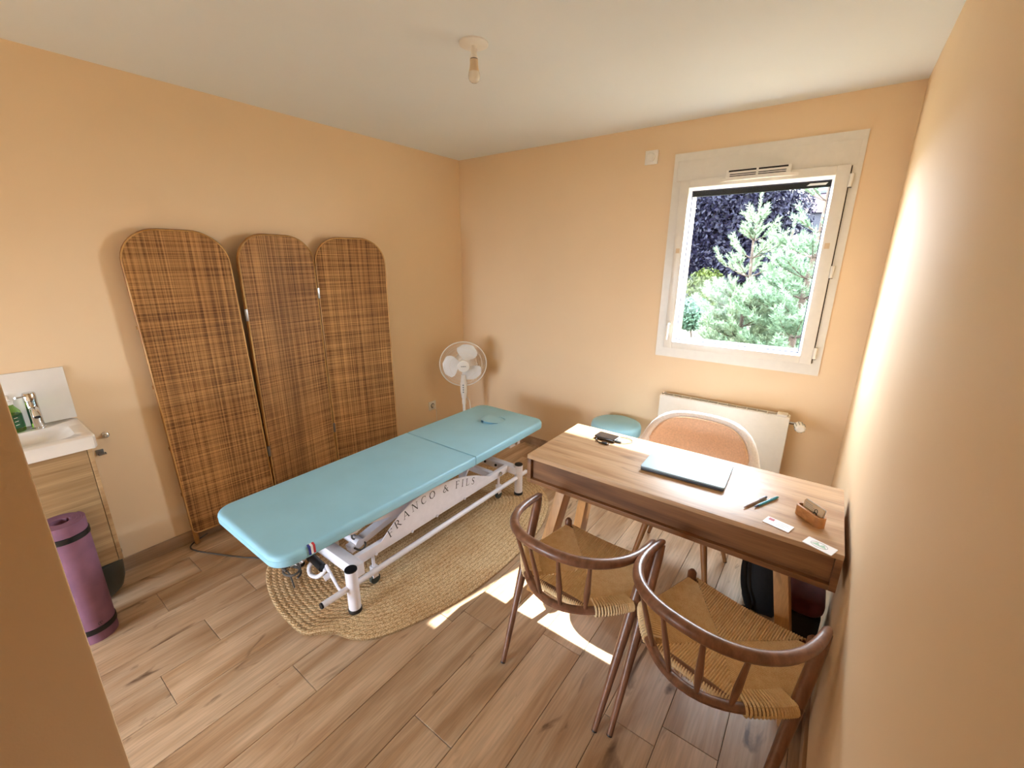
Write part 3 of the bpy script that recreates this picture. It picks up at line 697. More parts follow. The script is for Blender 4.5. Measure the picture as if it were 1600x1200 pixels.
# arched side plate with lettering
arc = [(-1.955, .238), (-1.90, .283), (-1.82, .338), (-1.73, .371), (-1.64, .386), (-1.52, .383), (-1.40, .365), (-1.30, .340), (-1.20, .303), (-1.10, .255), (-1.065, .238)]
def yz_prism(m, o, x0, x1):
    s0 = len(m.v); m.prism(o, x0, x1); return m.xf(Matrix(((0, 0, 1, 0), (1, 0, 0, 0), (0, 1, 0, 0), (0, 0, 0, 1))), s0)
for x in (.803, 1.201):
    pl_ = yz_prism(MB(), arc[::-1], x, x + .005).build('side_plate', MT['metal_white'], t)
GL = {
 'F': (.62, [(.15, 0, .15, 1, .11), (.15, .97, .6, .97, .05), (.15, .52, .48, .52, .05), (.02, .02, .3, .02, .04), (.02, .98, .2, .98, .04), (.59, .97, .59, .8, .045), (.48, .6, .48, .43, .035)]),
 'R': (.78, [(.15, 0, .15, 1, .11), (.15, .97, .42, .97, .05), (.42, .97, .57, .86, .09), (.57, .86, .57, .64, .11), (.57, .64, .42, .51, .09), (.42, .51, .15, .51, .05), (.36, .5, .7, .03, .10), (.02, .02, .3, .02, .04), (.6, .02, .82, .02, .04)]),
 'A': (.86, [(.10, 0, .42, 1, .05), (.42, 1, .76, 0, .11), (.22, .36, .63, .36, .045), (0, .02, .22, .02, .04), (.62, .02, .9, .02, .04)]),
 'N': (.92, [(.14, 0, .14, 1, .05), (.14, 1, .78, 0, .11), (.78, 0, .78, 1, .05), (0, .02, .28, .02, .04), (0, .98, .2, .98, .04), (.66, .98, .92, .98, .04)]),
 'C': (.80, [(.70, .82, .55, .96, .05), (.55, .96, .35, .97, .06), (.35, .97, .15, .8, .10), (.15, .8, .09, .5, .11), (.09, .5, .15, .2, .11), (.15, .2, .35, .03, .10), (.35, .03, .55, .04, .06), (.55, .04, .72, .2, .05), (.70, .97, .70, .76, .04)]),
 'O': (.95, [(.47, .98, .2, .85, .08), (.2, .85, .08, .5, .12), (.08, .5, .2, .15, .12), (.2, .15, .47, .02, .08), (.47, .02, .74, .15, .08), (.74, .15, .86, .5, .12), (.86, .5, .74, .85, .12), (.74, .85, .47, .98, .08)]),
 'I': (.40, [(.2, 0, .2, 1, .11), (.06, .02, .34, .02, .04), (.06, .98, .34, .98, .04)]),
 'L': (.66, [(.15, 0, .15, 1, .11), (.15, .03, .62, .03, .05), (.02, .98, .3, .98, .04), (.61, .03, .64, .24, .045)]),
 'S': (.60, [(.48, .8, .4, .95, .05), (.4, .95, .22, .96, .06), (.22, .96, .1, .82, .08), (.1, .82, .16, .62, .10), (.16, .62, .40, .42, .12), (.40, .42, .48, .22, .10), (.48, .22, .36, .05, .08), (.36, .05, .16, .04, .06), (.16, .04, .06, .2, .05), (.48, .96, .48, .76, .035), (.06, .06, .06, .26, .035)]),
 '&': (.92, [(.86, .02, .25, .72, .10), (.25, .72, .28, .92, .08), (.28, .92, .42, .97, .06), (.42, .97, .52, .85, .06), (.52, .85, .46, .68, .06), (.46, .68, .18, .45, .07), (.18, .45, .07, .22, .10), (.07, .22, .2, .03, .09), (.2, .03, .42, .05, .07), (.42, .05, .62, .25, .06), (.62, .25, .72, .5, .05), (.6, .52, .84, .52, .04), (.74, .02, .95, .02, .04)]),
}
word = 'FRANCO & FILS'; HT = .050
curve = [(-1.905, .253), (-1.80, .310), (-1.70, .336), (-1.60, .344), (-1.50, .338), (-1.40, .322), (-1.30, .298), (-1.22, .275)]
cs = spline([(y, z, 0) for y, z in curve], 20); L = [0]
for i in range(len(cs) - 1): L.append(L[-1] + (cs[i + 1] - cs[i]).length)
adv = [(GL[ch][0] if ch in GL else .35) for ch in word]; tot = sum(adv); gap = (L[-1] / HT - tot) / (len(word) - 1)
s_ = 0
for ch, wd in zip(word, adv):
    mid = (s_ + wd / 2) * HT; i = max(k for k in range(len(L)) if L[k] <= min(mid, L[-1] - 1e-6)); i = min(i, len(cs) - 2)
    p = cs[i].lerp(cs[i + 1], (mid - L[i]) / max(1e-9, L[i + 1] - L[i])); tg = (cs[i + 1] - cs[i]).normalized(); nn = Vector((-tg.y, tg.x, 0))
    tg2 = (tg + Vector((1, 0, 0)) * .6).normalized(); nn2 = Vector((-tg2.y, tg2.x, 0))
    if ch in GL:
        let = MB()
        for q, (x0, y0, x1, y1, th) in enumerate(GL[ch][1]):
            A = p + tg2 * ((x0 - wd / 2) * HT) + nn2 * (y0 * HT * .95 - HT * .45); B = p + tg2 * ((x1 - wd / 2) * HT) + nn2 * (y1 * HT * .95 - HT * .45)
            d = (B - A).normalized(); sd = Vector((-d.y, d.x, 0)) * th * HT * .5; X = 1.2064 + q * .00004
            A = A - d * th * HT * .15; B = B + d * th * HT * .15
            let.add([(X, *(A + sd).xy), (X, *(A - sd).xy), (X, *(B - sd).xy), (X, *(B + sd).xy)], [(0, 1, 2, 3)])
        let.build('letter', MT['ink'], pl_)
    s_ += wd + gap
# lifting arms
for x in (.88, 1.09):
    MB().beam((x, -2.07, .215), (x, -1.25, .385), .05, .036).build('lift_arm', MT['metal_white'], t, bevel=.003)
arm_o = [(-2.105, .37), (-2.10, .345), (-2.075, .335), (-2.0, .347), (-1.775, .303), (-1.15, .205), (-1.12, .235), (-1.62, .385), (-1.80, .42), (-2.09, .42)]
for x in (.82, 1.15):
    yz_prism(MB(), arm_o[::-1], x, x + .006).build('lift_plate', MT['metal_white'], t)
    MB().cyl((x + .004, -2.065, .362), (x + .022, -2.065, .362), .017, n=16).build('pivot', MT['metal_white'], t)
MB().box(.74, .78, -2.40, -.60, .408, ZT - .069).box(1.185, 1.225, -2.40, -.60, .410, ZT - .069).build('top_frame', MT['metal_white'], t, bevel=.003)
MB().cyl((.98, -1.95, .235), (.98, -1.50, .36), .028, n=18).build('actuator', MT['metal_white'], t)
MB().box(.92, 1.06, -1.55, -1.35, .33, .41).build('motor_box', MT['black'], t, bevel=.006)
MB().cyl((.84, -2.02, .235), (1.12, -2.02, .235), .024, n=16).build('torsion_tube', MT['metal_white'], t)
MB().tube(spline([(1.10, -2.0, .42), (1.11, -2.03, .36), (1.10, -2.05, .29), (1.09, -2.03, .25), (1.12, -1.99, .22), (1.14, -2.03, .21), (1.1, -2.06, .23)], 5), .005, 8).build('cable_loop', MT['cable'], t)
MB().beam((1.15, -1.30, .25), (1.165, -1.20, .42), .03, .012).build('strut', MT['metal_white'], t)
MB().beam((1.0, -1.02, .235), (1.1, -1.2, .42), .035, .02).build('strut', MT['metal_white'], t)
# foot bars along both sides
for x, sg in ((1.266, 1), (.737, -1)):
    bar = MB().tube([(x, -2.325, .155), (x, -.715, .150)], .015, 12).build('foot_bar', MT['metal_white'], t)
    MB().cyl((x, -2.333, .155), (x, -2.323, .155), .0145, n=12).cyl((x, -.717, .150), (x, -.708, .150), .0145, n=12).build('cap', MT['rubber'], bar)
    MB().tube([(x - sg * .005, -2.225, .152), (x - sg * .06, -2.21, .135), (x - sg * .12, -2.20, .155), (x - sg * .20, -2.185, .178)], [.011, .010, .012, .012], 10, flat=.6).build('lever', MT['metal_white'], bar)
    MB().cyl((x - sg * .155, -2.225, .150), (x - sg * .150, -2.195, .158), .015, n=14).build('knob', MT['metal_white'], bar)
MB().tube(spline([(.945, -2.16, .16), (.935, -2.205, .125), (.95, -2.215, .09), (1.0, -2.21, .095), (1.04, -2.20, .125), (1.07, -2.19, .165)], 5), .0105, 10).build('caster_handle', MT['metal_white'], t)
MB().cyl((.95, -2.19, .170), (1.06, -2.20, .172), .021, n=14).build('plug_body', MT['rubber'], t)
MB().cyl((.84, -2.17, .165), (.935, -2.19, .168), .024, n=14).build('plug_body', MT['rubber'], t)
MB().tube(spline([(.95 + .05 * math.cos(a), -2.30 + .035 * math.sin(a), .15 + .004 * a) for a in [k * .6 for k in range(20)]], 2), .006, 8).build('cable_coil', MT['cable'], t)
MB().beam((.95, -2.30, .20), (.95, -2.28, .42), .03, .02).build('cable_hook', MT['metal_white'], t)
MB().cyl((.80, -2.36, .425), (1.02, -2.43, .425), .008, n=10).cyl((1.02, -2.43, .425), (1.04, -2.437, .425), .0105, n=10).build('release_bar', MT['rubber'], t)
for y in (-1.99, -1.75, -1.56, -1.32):
    MB().cyl((1.206, y, .192), (1.212, y, .192), .008, n=10).build('screw', MT['metal_white'], t)
for (x, y, z) in ((1.207, -.955, .215), (1.225, -.80, .400)):
    MB().lathe([(.012, 0), (.015, .004), (.015, .010), (.006, .013)], (x, y, z), 16, axis=(1, 0, 0)).build('bolt', MT['chrome'], t)
MB().box(1.185, 1.225, -.86, -.74, .375, .425).build('bracket', MT['metal_white'], t, bevel=.004)
for x in (.83, 1.19):
    for y in (-2.0, -.95):
        cs_ = MB().cyl((x, y, .12), (x, y, .19), .009, n=10).box(x - .014, x + .014, y - .016, y + .016, .055, .12).build('caster_fork', MT['metal_white'], t)
        MB().cyl((x - .009, y, .042), (x + .009, y, .042), .028, n=18).build('caster_wheel', MT['bin'], cs_)
for k in range(3): MB().cyl((.90 + .1 * k, -.866, .212), (.90 + .1 * k, -.874, .212), .009, n=10).build('screw', MT['rubber'], t)

setorg(.25, -2.40, 0)
cb = MB().tube(spline([(.035, -2.37, .03), (.028, -2.44, .006), (.07, -2.475, .005), (.14, -2.46, .005), (.255, -2.405, .005), (.40, -2.33, .005), (.473, -2.285, .006), (.60, -2.25, .018), (.75, -2.24, .019), (.9, -2.28, .025)], 6), .0042, 8).build('power_cable', MT['cable'])
cb['label'] = 'grey power cable running from screen foot to massage table'; cb['category'] = 'cable'

# ------------------------------------------------------------------ pedestal fan
fc = Vector((.352, -.387, .765)); ax = Vector((.70, -.71, -.10)).normalized()
t = thing('pedestal_fan', 'white pedestal fan with three blades standing in the corner', 'fan', (.33, -.365, 0))
px_, py_ = .318, -.352
MB().lathe([(.19, .0), (.195, .01), (.18, .022), (.05, .04), (.03, .06), (.025, .075)], (px_, py_, 0), 32).build('base', MT['white'], t)
MB().cyl((px_, py_, .06), (px_, py_, .40), .014, n=16).build('pole', MT['white'], t)
MB().lathe([(.016, .38), (.019, .385), (.019, .42), (.016, .43)], (px_, py_, 0), 18).build('collar', MT['white'], t)
cb = MB().lathe([(.016, .43), (.022, .445), (.031, .50), (.032, .58), (.026, .605), (.02, .66)], (px_, py_, 0), 22).build('control_box', MT['white'], t)
for k in range(4):
    p = Vector((px_, py_, .505 + k * .022)) + Vector((.70, -.71, 0)) * .031 + Vector((-.71, -.70, 0)) * .006
    MB().lathe([(.0065, 0), (.0065, .004), (.004, .006)], p, 12, axis=(.7, -.71, 0)).build('button', MT['grayprint'], cb)
q = ax.to_track_quat('Z', 'Y'); FM = Matrix.Translation(fc) @ q.to_matrix().to_4x4()
R = .205
MB().lathe([(.05, -.165), (.062, -.15), (.066, -.09), (.05, -.065), (.02, -.06)], (0, 0, 0), 24).xf(FM).build('motor_housing', MT['white'], t)
def grille(z_rim, z_hub, r_hub, nw):
    m = MB()
    for k in range(nw):
        a = 2 * PI * k / nw; pts = []
        for j in range(6):
            u = j / 5; r = r_hub + (R - r_hub) * u; z = z_hub + (z_rim - z_hub) * u ** 3; tw = a + .25 * (1 - u)
            pts.append((r * math.cos(tw), r * math.sin(tw), z))
        m.tube(pts, .0009, 3, caps=False)
    for f in (.45, .75):
        r = r_hub + (R - r_hub) * f; z = z_hub + (z_rim - z_hub) * f ** 3
        m.tube([(r * math.cos(2 * PI * k / 48), r * math.sin(2 * PI * k / 48), z) for k in range(48)], .0012, 4, closed=True)
    return m
grille(-.01, .045, .05, 90).xf(FM).build('front_grille', MT['white'], t)
grille(-.02, -.075, .05, 80).xf(FM).build('rear_grille', MT['white'], t)
MB().tube([(R * math.cos(2 * PI * k / 64), R * math.sin(2 * PI * k / 64), -.015) for k in range(64)], [.008] * 64, 8, closed=True, flat=.6).xf(FM).build('rim', MT['white'], t)
hb = MB().lathe([(.053, .030), (.055, .040), (.052, .050), (.04, .053), (.01, .054)], (0, 0, 0), 32).xf(FM).build('hub_badge', MT['white'], t)
mk = MB()
for k in range(6): mk.box(-.022 + k * .0075, -.017 + k * .0075, -.003 + (k % 2) * .0008, .0035, .0541, .0546)
mk.xf(FM @ Matrix.Rotation(0.0, 4, 'Z')).build('print_mark', MT['ink'], hb)
MB().lathe([(.036, -.06), (.038, -.02), (.032, .01), (.01, .015)], (0, 0, 0), 24).xf(FM).build('hub', MT['white'], t)
for k in range(3):
    a0 = 2 * PI * k / 3 + 1.05; m = MB(); NU, NV = 8, 7; vs = []; fs = []
    for i in range(NU):
        u = i / (NU - 1); r = .034 + (.182 - .034) * u; wd = .50 + .50 * math.sin(PI * min(1, u * .95)) ** .8
        if u > .85: wd *= (1 - ((u - .85) / .15) ** 2 * .45)
        for j in range(NV):
            v = j / (NV - 1) - .5; a = a0 + v * 2 * wd * .78 + .25 * u; vs.append((r * math.cos(a), r * math.sin(a), -.025 + v * .035))
    for i in range(NU - 1):
        for j in range(NV - 1): fs.append((i * NV + j, i * NV + j + 1, (i + 1) * NV + j + 1, (i + 1) * NV + j))
    n0 = len(vs); vs += [(x, y, z - .003) for x, y, z in vs]; fs += [tuple(n0 + q_ for q_ in f[::-1]) for f in fs]
    m.add(vs, fs).xf(FM).build('blade', MT['bead'], t)
MB().tube(spline([(px_ - .01, py_ + .02, .45), (px_ + .02, py_ + .05, .40), (px_ + .02, py_ + .06, .2), (.2, -.2, .01), (.06, -.35, .012), (.03, -.42, .15), (.035, -.44, .30), (.028, -.455, .33)], 8), .003, 6).build('cord', MT['white'], t)
MB().cyl((.010, -.457, .33), (.035, -.452, .33), .016, .012, 14).build('plug', MT['white'], t)

# ------------------------------------------------------------------ stool
t = thing('round_stool', 'round aqua padded stool by the window wall behind desk', 'stool', (1.735, -.225, 0))
MB().lathe([(.165, .415), (.178, .422), (.182, .44), (.182, .475), (.176, .492), (.16, .5)], (1.735, -.225, 0), 40).build('seat', MT['cush'], t, angle=60)
MB().cyl((1.735, -.225, .12), (1.735, -.225, .42), .022, n=16).build('gas_lift', MT['steel'], t)
MB().lathe([(.16, .405), (.165, .415)], (1.735, -.225, 0), 30).build('seat_plate', MT['black'], t)
for k in range(5):
    a = k * 2 * PI / 5 + .3; d = Vector((math.cos(a), math.sin(a), 0)); p = Vector((1.735, -.225, 0))
    ar = MB().tube([p + d * .01 + Vector((0, 0, .12)), p + d * .165 + Vector((0, 0, .075))], [.02, .013], 10).build('base_arm', MT['steel'], t)
    MB().cyl(p + d * .165 + Vector((-d.y, d.x, 0)) * .012 + Vector((0, 0, .03)), p + d * .165 - Vector((-d.y, d.x, 0)) * .012 + Vector((0, 0, .03)), .029, n=16).cyl(p + d * .165 + Vector((0, 0, .03)), p + d * .165 + Vector((0, 0, .08)), .007, n=8).build('caster', MT['black'], ar)

# ------------------------------------------------------------------ desk
DX0, DX1, DY0, DY1, DZ0, DZ1 = 1.828, 3.046, -1.532, -1.022, .617, .76
t = thing('desk', 'oak box desk with splayed solid legs against right wall', 'desk', (2.43, -1.28, 0))
MB().box(DX0, DX1, DY0, DY1, DZ1 - .020, DZ1).build('desktop', MT['deskx'], t, bevel=.0015)
MB().box(DX0 + .020, DX1 - .020, DY0, DY1, DZ0, DZ0 + .020).build('bottom_board', MT['desk_shaded'], t, bevel=.0015)
for x in (DX0, DX1 - .020): MB().box(x, x + .020, DY0, DY1, DZ0, DZ1 - .0202).build('side_board', MT['desk_shaded'], t, bevel=.0015)
MB().box(DX0 + .021, DX1 - .021, DY0 + .018, DY0 + .034, DZ0 + .021, DZ1 - .021).build('front_panel', MT['desk_shaded'], t)
for k in range(2):
    xa = DX0 + .022 + k * .588; dr = MB().box(xa, xa + .585, DY1 - .03, DY1 - .012, DZ0 + .022, DZ1 - .022).build('drawer', MT['desk_shaded'], t, bevel=.001)
    MB().tube([(xa + .25, DY1 - .012, .69), (xa + .25, DY1 + .006, .69), (xa + .335, DY1 + .006, .69), (xa + .335, DY1 - .012, .69)], .004, 8).build('handle', MT['steel'], dr)
for (tx_, fx) in ((1.988, 1.872), (2.886, 3.002)):
    for (ty_, fy) in ((-1.42, -1.505), (-1.13, -1.045)):
        hx, hy = .0235, .047
        MB().hexa([(fx - hx, fy - hy, 0), (fx + hx, fy - hy, 0), (fx + hx, fy + hy, 0), (fx - hx, fy + hy, 0)], [(tx_ - hx, ty_ - hy, DZ0 - .0005), (tx_ + hx, ty_ - hy, DZ0 - .0005), (tx_ + hx, ty_ + hy, DZ0 - .0005), (tx_ - hx, ty_ + hy, DZ0 - .0005)]).build('leg', MT['deskleg'], t, bevel=.002)
    MB().beam((tx_ + (fx - tx_) * .08, -1.39, DZ0 - .05), (tx_ + (fx - tx_) * .08, -1.17, DZ0 - .05), .03, .06).build('leg_rail', MT['deskleg'], t)

# laptop
t = thing('laptop', 'closed silver laptop lying on the desk', 'laptop', (2.482, -1.232, .76))
m0 = Matrix.Translation((2.482, -1.232, .7605)) @ Matrix.Rotation(math.radians(2.0), 4, 'Z')
MB().prism(rrect(-.17, .17, -.118, .118, .010), .001, .010, .002, 2).xf(m0).build('base', MT['laptopd'], t)
MB().prism(rrect(-.171, .171, -.119, .119, .010), .0115, .019, .0015, 2).xf(m0).build('screen_lid', MT['laptop'], t)
MB().box(-.13, .13, .112, .118, .008, .013).xf(m0).build('hinge', MT['black'], t)
for sg in (-1, 1): MB().box(sg * .13 - .03, sg * .13 + .03, -.09, -.08, 0, .0015).xf(m0).build('rubber_foot', MT['rubber'], t)
for k in range(2): MB().box(-.1705, -.1695, -.09 + k * .02, -.078 + k * .02, .004, .0085).xf(m0).build('port', MT['dark'], t)
# power bank
t = thing('power_bank', 'glossy black power bank with short cables on desk corner', 'power bank', (2.05, -1.122, .76))
m0 = Matrix.Translation((2.052, -1.122, .7602)) @ Matrix.Rotation(math.radians(-2), 4, 'Z')
MB().prism(rrect(-.058, .058, -.037, .037, .010), 0, .0155, .004, 3).xf(m0).build('body', MT['power'], t)
MB().tube(spline([(.058, .0, .007), (.09, -.02, .004), (.112, .005, .0035), (.125, .035, .0035), (.10, .06, .0035), (.06, .058, .0035), (.03, .045, .0035)], 6), .0022, 6).xf(m0).build('cable', MT['cable'], t)
MB().box(.058, .083, -.019, -.007, .002, .009).xf(m0).build('plug', MT['bin'], t)
MB().tube(spline([(-.03, -.036, .008), (-.038, -.048, .004), (-.02, -.068, .003), (.005, -.076, .003), (.03, -.078, .004)], 6), .0024, 6).xf(m0).build('short_cable', MT['black'], t)
MB().box(.005, .034, -.078, -.066, .001, .009).xf(m0).build('plug', MT['black'], t, bevel=.001)
MB().box(.034, .047, -.0765, -.0675, .002, .0075).xf(m0).build('plug_tip', MT['chrome'], t)
# pens
def pen(name, lab, a, b, body, grip, clip):
    a = Vector(a); b = Vector(b); d = (b - a).normalized(); L_ = (b - a).length
    t = thing(name, lab, 'pen', (a + b) / 2)
    MB().tube([a + d * .022, a + d * (L_ - .018)], .0048, 12).build('barrel', body, t)
    MB().tube([a, a + d * .004, a + d * .022], [.0008, .0018, .0046], 12).build('tip', grip, t)
    MB().tube([a + d * (L_ - .018), a + d * (L_ - .006), a + d * L_], [.0050, .0048, .003], 12).build('cap_end', clip, t)
    s_ = Vector((0, 0, .0056)); MB().beam(a + d * (L_ - .048) + s_, a + d * (L_ - .008) + s_, .003, .0014).build('clip', clip, t)
pen('ballpoint_pen', 'taupe ballpoint pen lying on desk left of the turquoise pen', (2.741, -1.426, .7655), (2.800, -1.288, .7655), MT['pen_tan'], MT['pen_tan'], MT['navy'])
pen('gel_pen', 'turquoise pen with teal end lying on the desk', (2.772, -1.398, .7655), (2.836, -1.262, .7655), MT['pen_blue'], MT['navy'], MT['pen_teal'])
# loose cards
def card(lab, cx, cy, rot):
    t = thing('business_card', lab, 'card', (cx, cy, .7603)); m0 = Matrix.Translation((cx, cy, .7603)) @ Matrix.Rotation(rot, 4, 'Z')
    s = MB().prism(rrect(-.0425, .0425, -.025, .025, .003, 3), 0, .0022).xf(m0).build('sheet', MT['card'], t); return s, m0
s, m0 = card('white card with red diamond square lying on the desk', 2.857, -1.465, -.28)
MB().box(-.035, -.017, .004, .020, .0022, .0026).xf(m0).build('print_mark', MT['redprint'], s)
for k, (u, v_, l_) in enumerate(((-.006, .012, .035), (-.004, .002, .038), (-.004, -.006, .026), (-.004, -.014, .03))): MB().box(u, u + l_, v_, v_ + .0012, .0022, .0025).xf(m0).build('print_line', MT['grayprint'], s)
s, m0 = card('white card with green mountain emblem at the desk corner', 2.980, -1.521, -.36)
pts = [(.024 * math.cos(a) - .002, .016 * math.sin(a), .0023) for a in [k * 2 * PI / 32 for k in range(32)]]
MB().tube(pts, .0006, 4, closed=True).xf(m0).build('emblem_ring', MT['grayprint'], s)
MB().prism([(-.024, -.006), (-.010, .013), (-.002, .001), (.006, -.006)], .0022, .0025).prism([(-.004, -.006), (.004, .006), (.009, .011), (.020, -.006)], .0022, .0026).xf(m0).build('emblem', MT['greenprint'], s)
# card holder with cards
t = thing('card_holder', 'small rounded wooden card holder on desk near wall', 'card holder', (2.944, -1.362, .76))
m0 = Matrix.Translation((2.944, -1.362, .7602)) @ Matrix.Rotation(-.78, 4, 'Z')
o = rrect(-.056, .056, -.019, .019, .0185, 8); i_ = rrect(-.050, .050, -.010, .010, .009, 8)
vs = [(x, y, z) for oo, z in ((o, 0), (o, .038), (i_, .038), (i_, .008)) for x, y in oo]; n = len(o); fs = [(j * n + k, j * n + (k + 1) % n, (j + 1) * n + (k + 1) % n, (j + 1) * n + k) for j in range(3) for k in range(n)] + [tuple(range(n - 1, -1, -1)), tuple(3 * n + k for k in range(n))]
MB().add(vs, fs).xf(m0).build('block', MT['holder'], t)
for k in range(3):
    tt = thing('business_card', ('cream card with text and black loop in front slot of wooden holder', 'cream card in the middle of the stack in wooden holder', 'rearmost white card standing in the wooden holder')[k], 'card', (2.944, -1.362, .77), group='cards in the wooden holder')
    mm = m0 @ Matrix.Translation((.004, -.004 + k * .004, .0085)) @ Matrix.Rotation(-.14, 4, 'X')
    s = MB().box(-.0415, .0415, -.0004, .0004, 0, .054 + k * .001).xf(mm).build('sheet', MT['kraft'] if k < 2 else MT['card'], tt)
    if k == 0:
        for q in range(4): MB().box(-.034, -.034 + (.03, .04, .036, .028)[q], -.0008, -.0004, .046 - q * .006, .0474 - q * .006).xf(mm).build('print_line', MT['grayprint'], s)
        MB().tube([(.014 + .006 * math.cos(a), -.0008, .036 + .008 * math.sin(a)) for a in [-1.0 + j * .5 for j in range(11)]] , .0011, 5).tube([(.006, -.0008, .026), (.012, -.0008, .032), (.017, -.0008, .029), (.021, -.0008, .024)], .0015, 5).xf(mm).build('print_mark', MT['ink'], s)

# ------------------------------------------------------------------ paper-cord armchairs (built at the origin, facing +y)
setorg(0, 0, 0)
ch = thing('dining_chair', 'left brown wooden armchair with spindle back and paper cord seat', 'chair', (0, 0, 0), 'wooden armchairs in front of the desk')
tip = Vector((.268, 0, .652))
def se(a, b, n, u): # superellipse half, u 0..1 from right tip to left tip via back
    q = u * PI; c = math.cos(q); s_ = math.sin(q)
    return (a * math.copysign(abs(c) ** (2 / n), c), -b * abs(s_) ** (2 / n))
NB = 36; pts = []; rad = []
for k in range(NB + 1):
    u = k / NB; x, y = se(.258, .338, 2.35, u); z = .655 + .048 * math.sin(u * PI) ** 1.2
    pts.append((x, y, z)); rad.append(.0135 + .0055 * math.sin(u * PI) ** .5)
pts = [(pts[0][0] + .000, .018, .650)] + pts + [(pts[-1][0], .018, .650)]; rad = [.009] + rad + [.009]
MB().tube(pts, rad, 14, upv=(0, 0, 1)).build('bow_rail', MT['chairw'], ch, angle=60)
def bow(u): 
    x, y = se(.258, .338, 2.35, u); return Vector((x, y, .655 + .048 * math.sin(u * PI) ** 1.2 - .012))
def legp(sg, z): return Vector((sg * .2185, -.290, 0)).lerp(Vector((sg * .258, .004, .652)), z / .652)
for sg in (-1, 1):
    ps = [legp(sg, z) for z in (0.004, .2, .42, .6, .648)]
    lg = MB().tube(ps, [.0105, .0145, .0195, .0185, .015], 14, flat=[1, 1, 1.15, 1.25, 1.2]).build('leg', MT['chairw'], ch)
    MB().cyl(legp(sg, 0), legp(sg, .006), .0105, n=12).build('glide', MT['black'], lg)
    lg = MB().tube([(sg * .205, .192, .003), (sg * .207, .19, .2), (sg * .208, .188, .40), (sg * .208, .187, .455), (sg * .208, .187, .467)], [.0105, .0145, .0175, .0165, .008], 14).build('leg', MT['chairw'], ch)
    MB().cyl((sg * .205, .192, 0), (sg * .205, .192, .006), .0105, n=12).build('glide', MT['black'], lg)
    # side seat rails hidden inside the cord
    MB().tube([(sg * .208, .187, .425), legp(sg, .425)], .012, 10).build('side_rail', MT['chairw'], ch)
    # seat stretcher from rear leg into curved rail
# curved lower rail from leg to leg
def low(u):
    x = .251 * math.cos(u * PI); return Vector((x, -.284 + (x / .251) ** 2 * .190, .444))
MB().tube([low(k / 28) for k in range(29)], [.0135] * 29, 10, flat=1.25, upv=(0, 0, 1)).build('lower_rail', MT['chairw'], ch)
MB().tube([(-.16, -.202, .422), (.16, -.202, .422)], .011, 10).build('rear_rail', MT['chairw'], ch)
MB().tube([(-.208, .187, .418), (0, .180, .410), (.208, .187, .418)], .013, 10).build('front_rail', MT['chairw'], ch)
for xb, xt in ((.124, .158), (.043, .060), (-.043, -.060), (-.124, -.158)):
    a = low(math.acos(xb / .251) / PI) + Vector((0, 0, .006)); b_ = min((bow(k / 400) for k in range(401)), key=lambda p: abs(p.x - xt) + (1 if p.y > -.1 else 0)); d = b_ - a
    MB().tube([a, a + d * .15, a + d * .38, a + d * .62, a + d * .85, b_], [.0065, .0088, .0118, .0098, .0078, .0065], 10, flat=[1, 1.0, .75, .8, .9, 1], upv=(-d.cross(Vector((0, 0, 1))).normalized())).build('spindle', MT['chairw'], ch)
# woven seat: cords as real ridges, four fields meeting on mitre lines
def seat_z(x, y):
    fx = x / .23; fy = (y + .005) / .20
    return .446 - .022 * (1 - fx * fx) * (1 - .25 * fy * fy) - .004 * (1 - fy * fy)
hx_f, yf, yr = .190, .188, -.205
seatm = MB(); pitchc = .0078
def cordstrip(p, q, wv, nseg, endwrap=None):
    """one cord: from p to q (xy), width vector wv, laid on the seat surface"""
    vs = []; fs = []
    P = [Vector(p).lerp(Vector(q), k / nseg) for k in range(nseg + 1)]
    rows_ = []
    for s_, h in ((-.5, -.0065), (-.34, -.0002), (0, .0016), (.34, -.0002), (.5, -.0065)):
        row = []
        if endwrap:
            d = (Vector(p) - Vector(q)).normalized(); e = P[0] + Vector(wv) * s_
            for ww, dz in endwrap: row.append((e.x + d.x * ww, e.y + d.y * ww, seat_z(e.x, e.y) + dz + h))
        for g in P:
            e = g + Vector(wv) * s_; row.append((e.x, e.y, seat_z(e.x, e.y) + h))
        rows_.append(row)
    n_ = len(rows_[0])
    for r_ in rows_: vs += r_
    for i in range(4):
        for k in range(n_ - 1): fs.append((i * n_ + k, i * n_ + k + 1, (i + 1) * n_ + k + 1, (i + 1) * n_ + k))
    seatm.add(vs, fs)
wrap = [(.004, -.052), (.013, -.036), (.014, -.018), (.006, -.003)]
yc = -.01
nf = int(2 * hx_f / pitchc)
for k in range(nf):          # front field, cords run front to back
    x = -hx_f + (k + .5) * 2 * hx_f / nf; ym = yc + (yf - yc) * abs(x) / hx_f
    if yf - ym > .004: cordstrip((x, yf), (x, ym), (2 * hx_f / nf, 0), 6, wrap)
HR = .128; nr_ = int(2 * HR / pitchc)
for k in range(nr_):         # rear field
    x = -HR + (k + .5) * 2 * HR / nr_; ym = yc + (yr - yc) * abs(x) / HR
    cordstrip((x, yr), (x, ym), (2 * HR / nr_, 0), 6, [(.004, -.032), (.011, -.024), (.013, -.012), (.006, -.002)])
def xside(y): # half width of the seat at y
    if y > -.07: return .207 + (.238 - .207) * (.168 - y) / .238
    return .238 - (-.07 - y) * .60
ys0, ys1 = yr + .004, .168
ns_ = int((ys1 - ys0) / .0070)
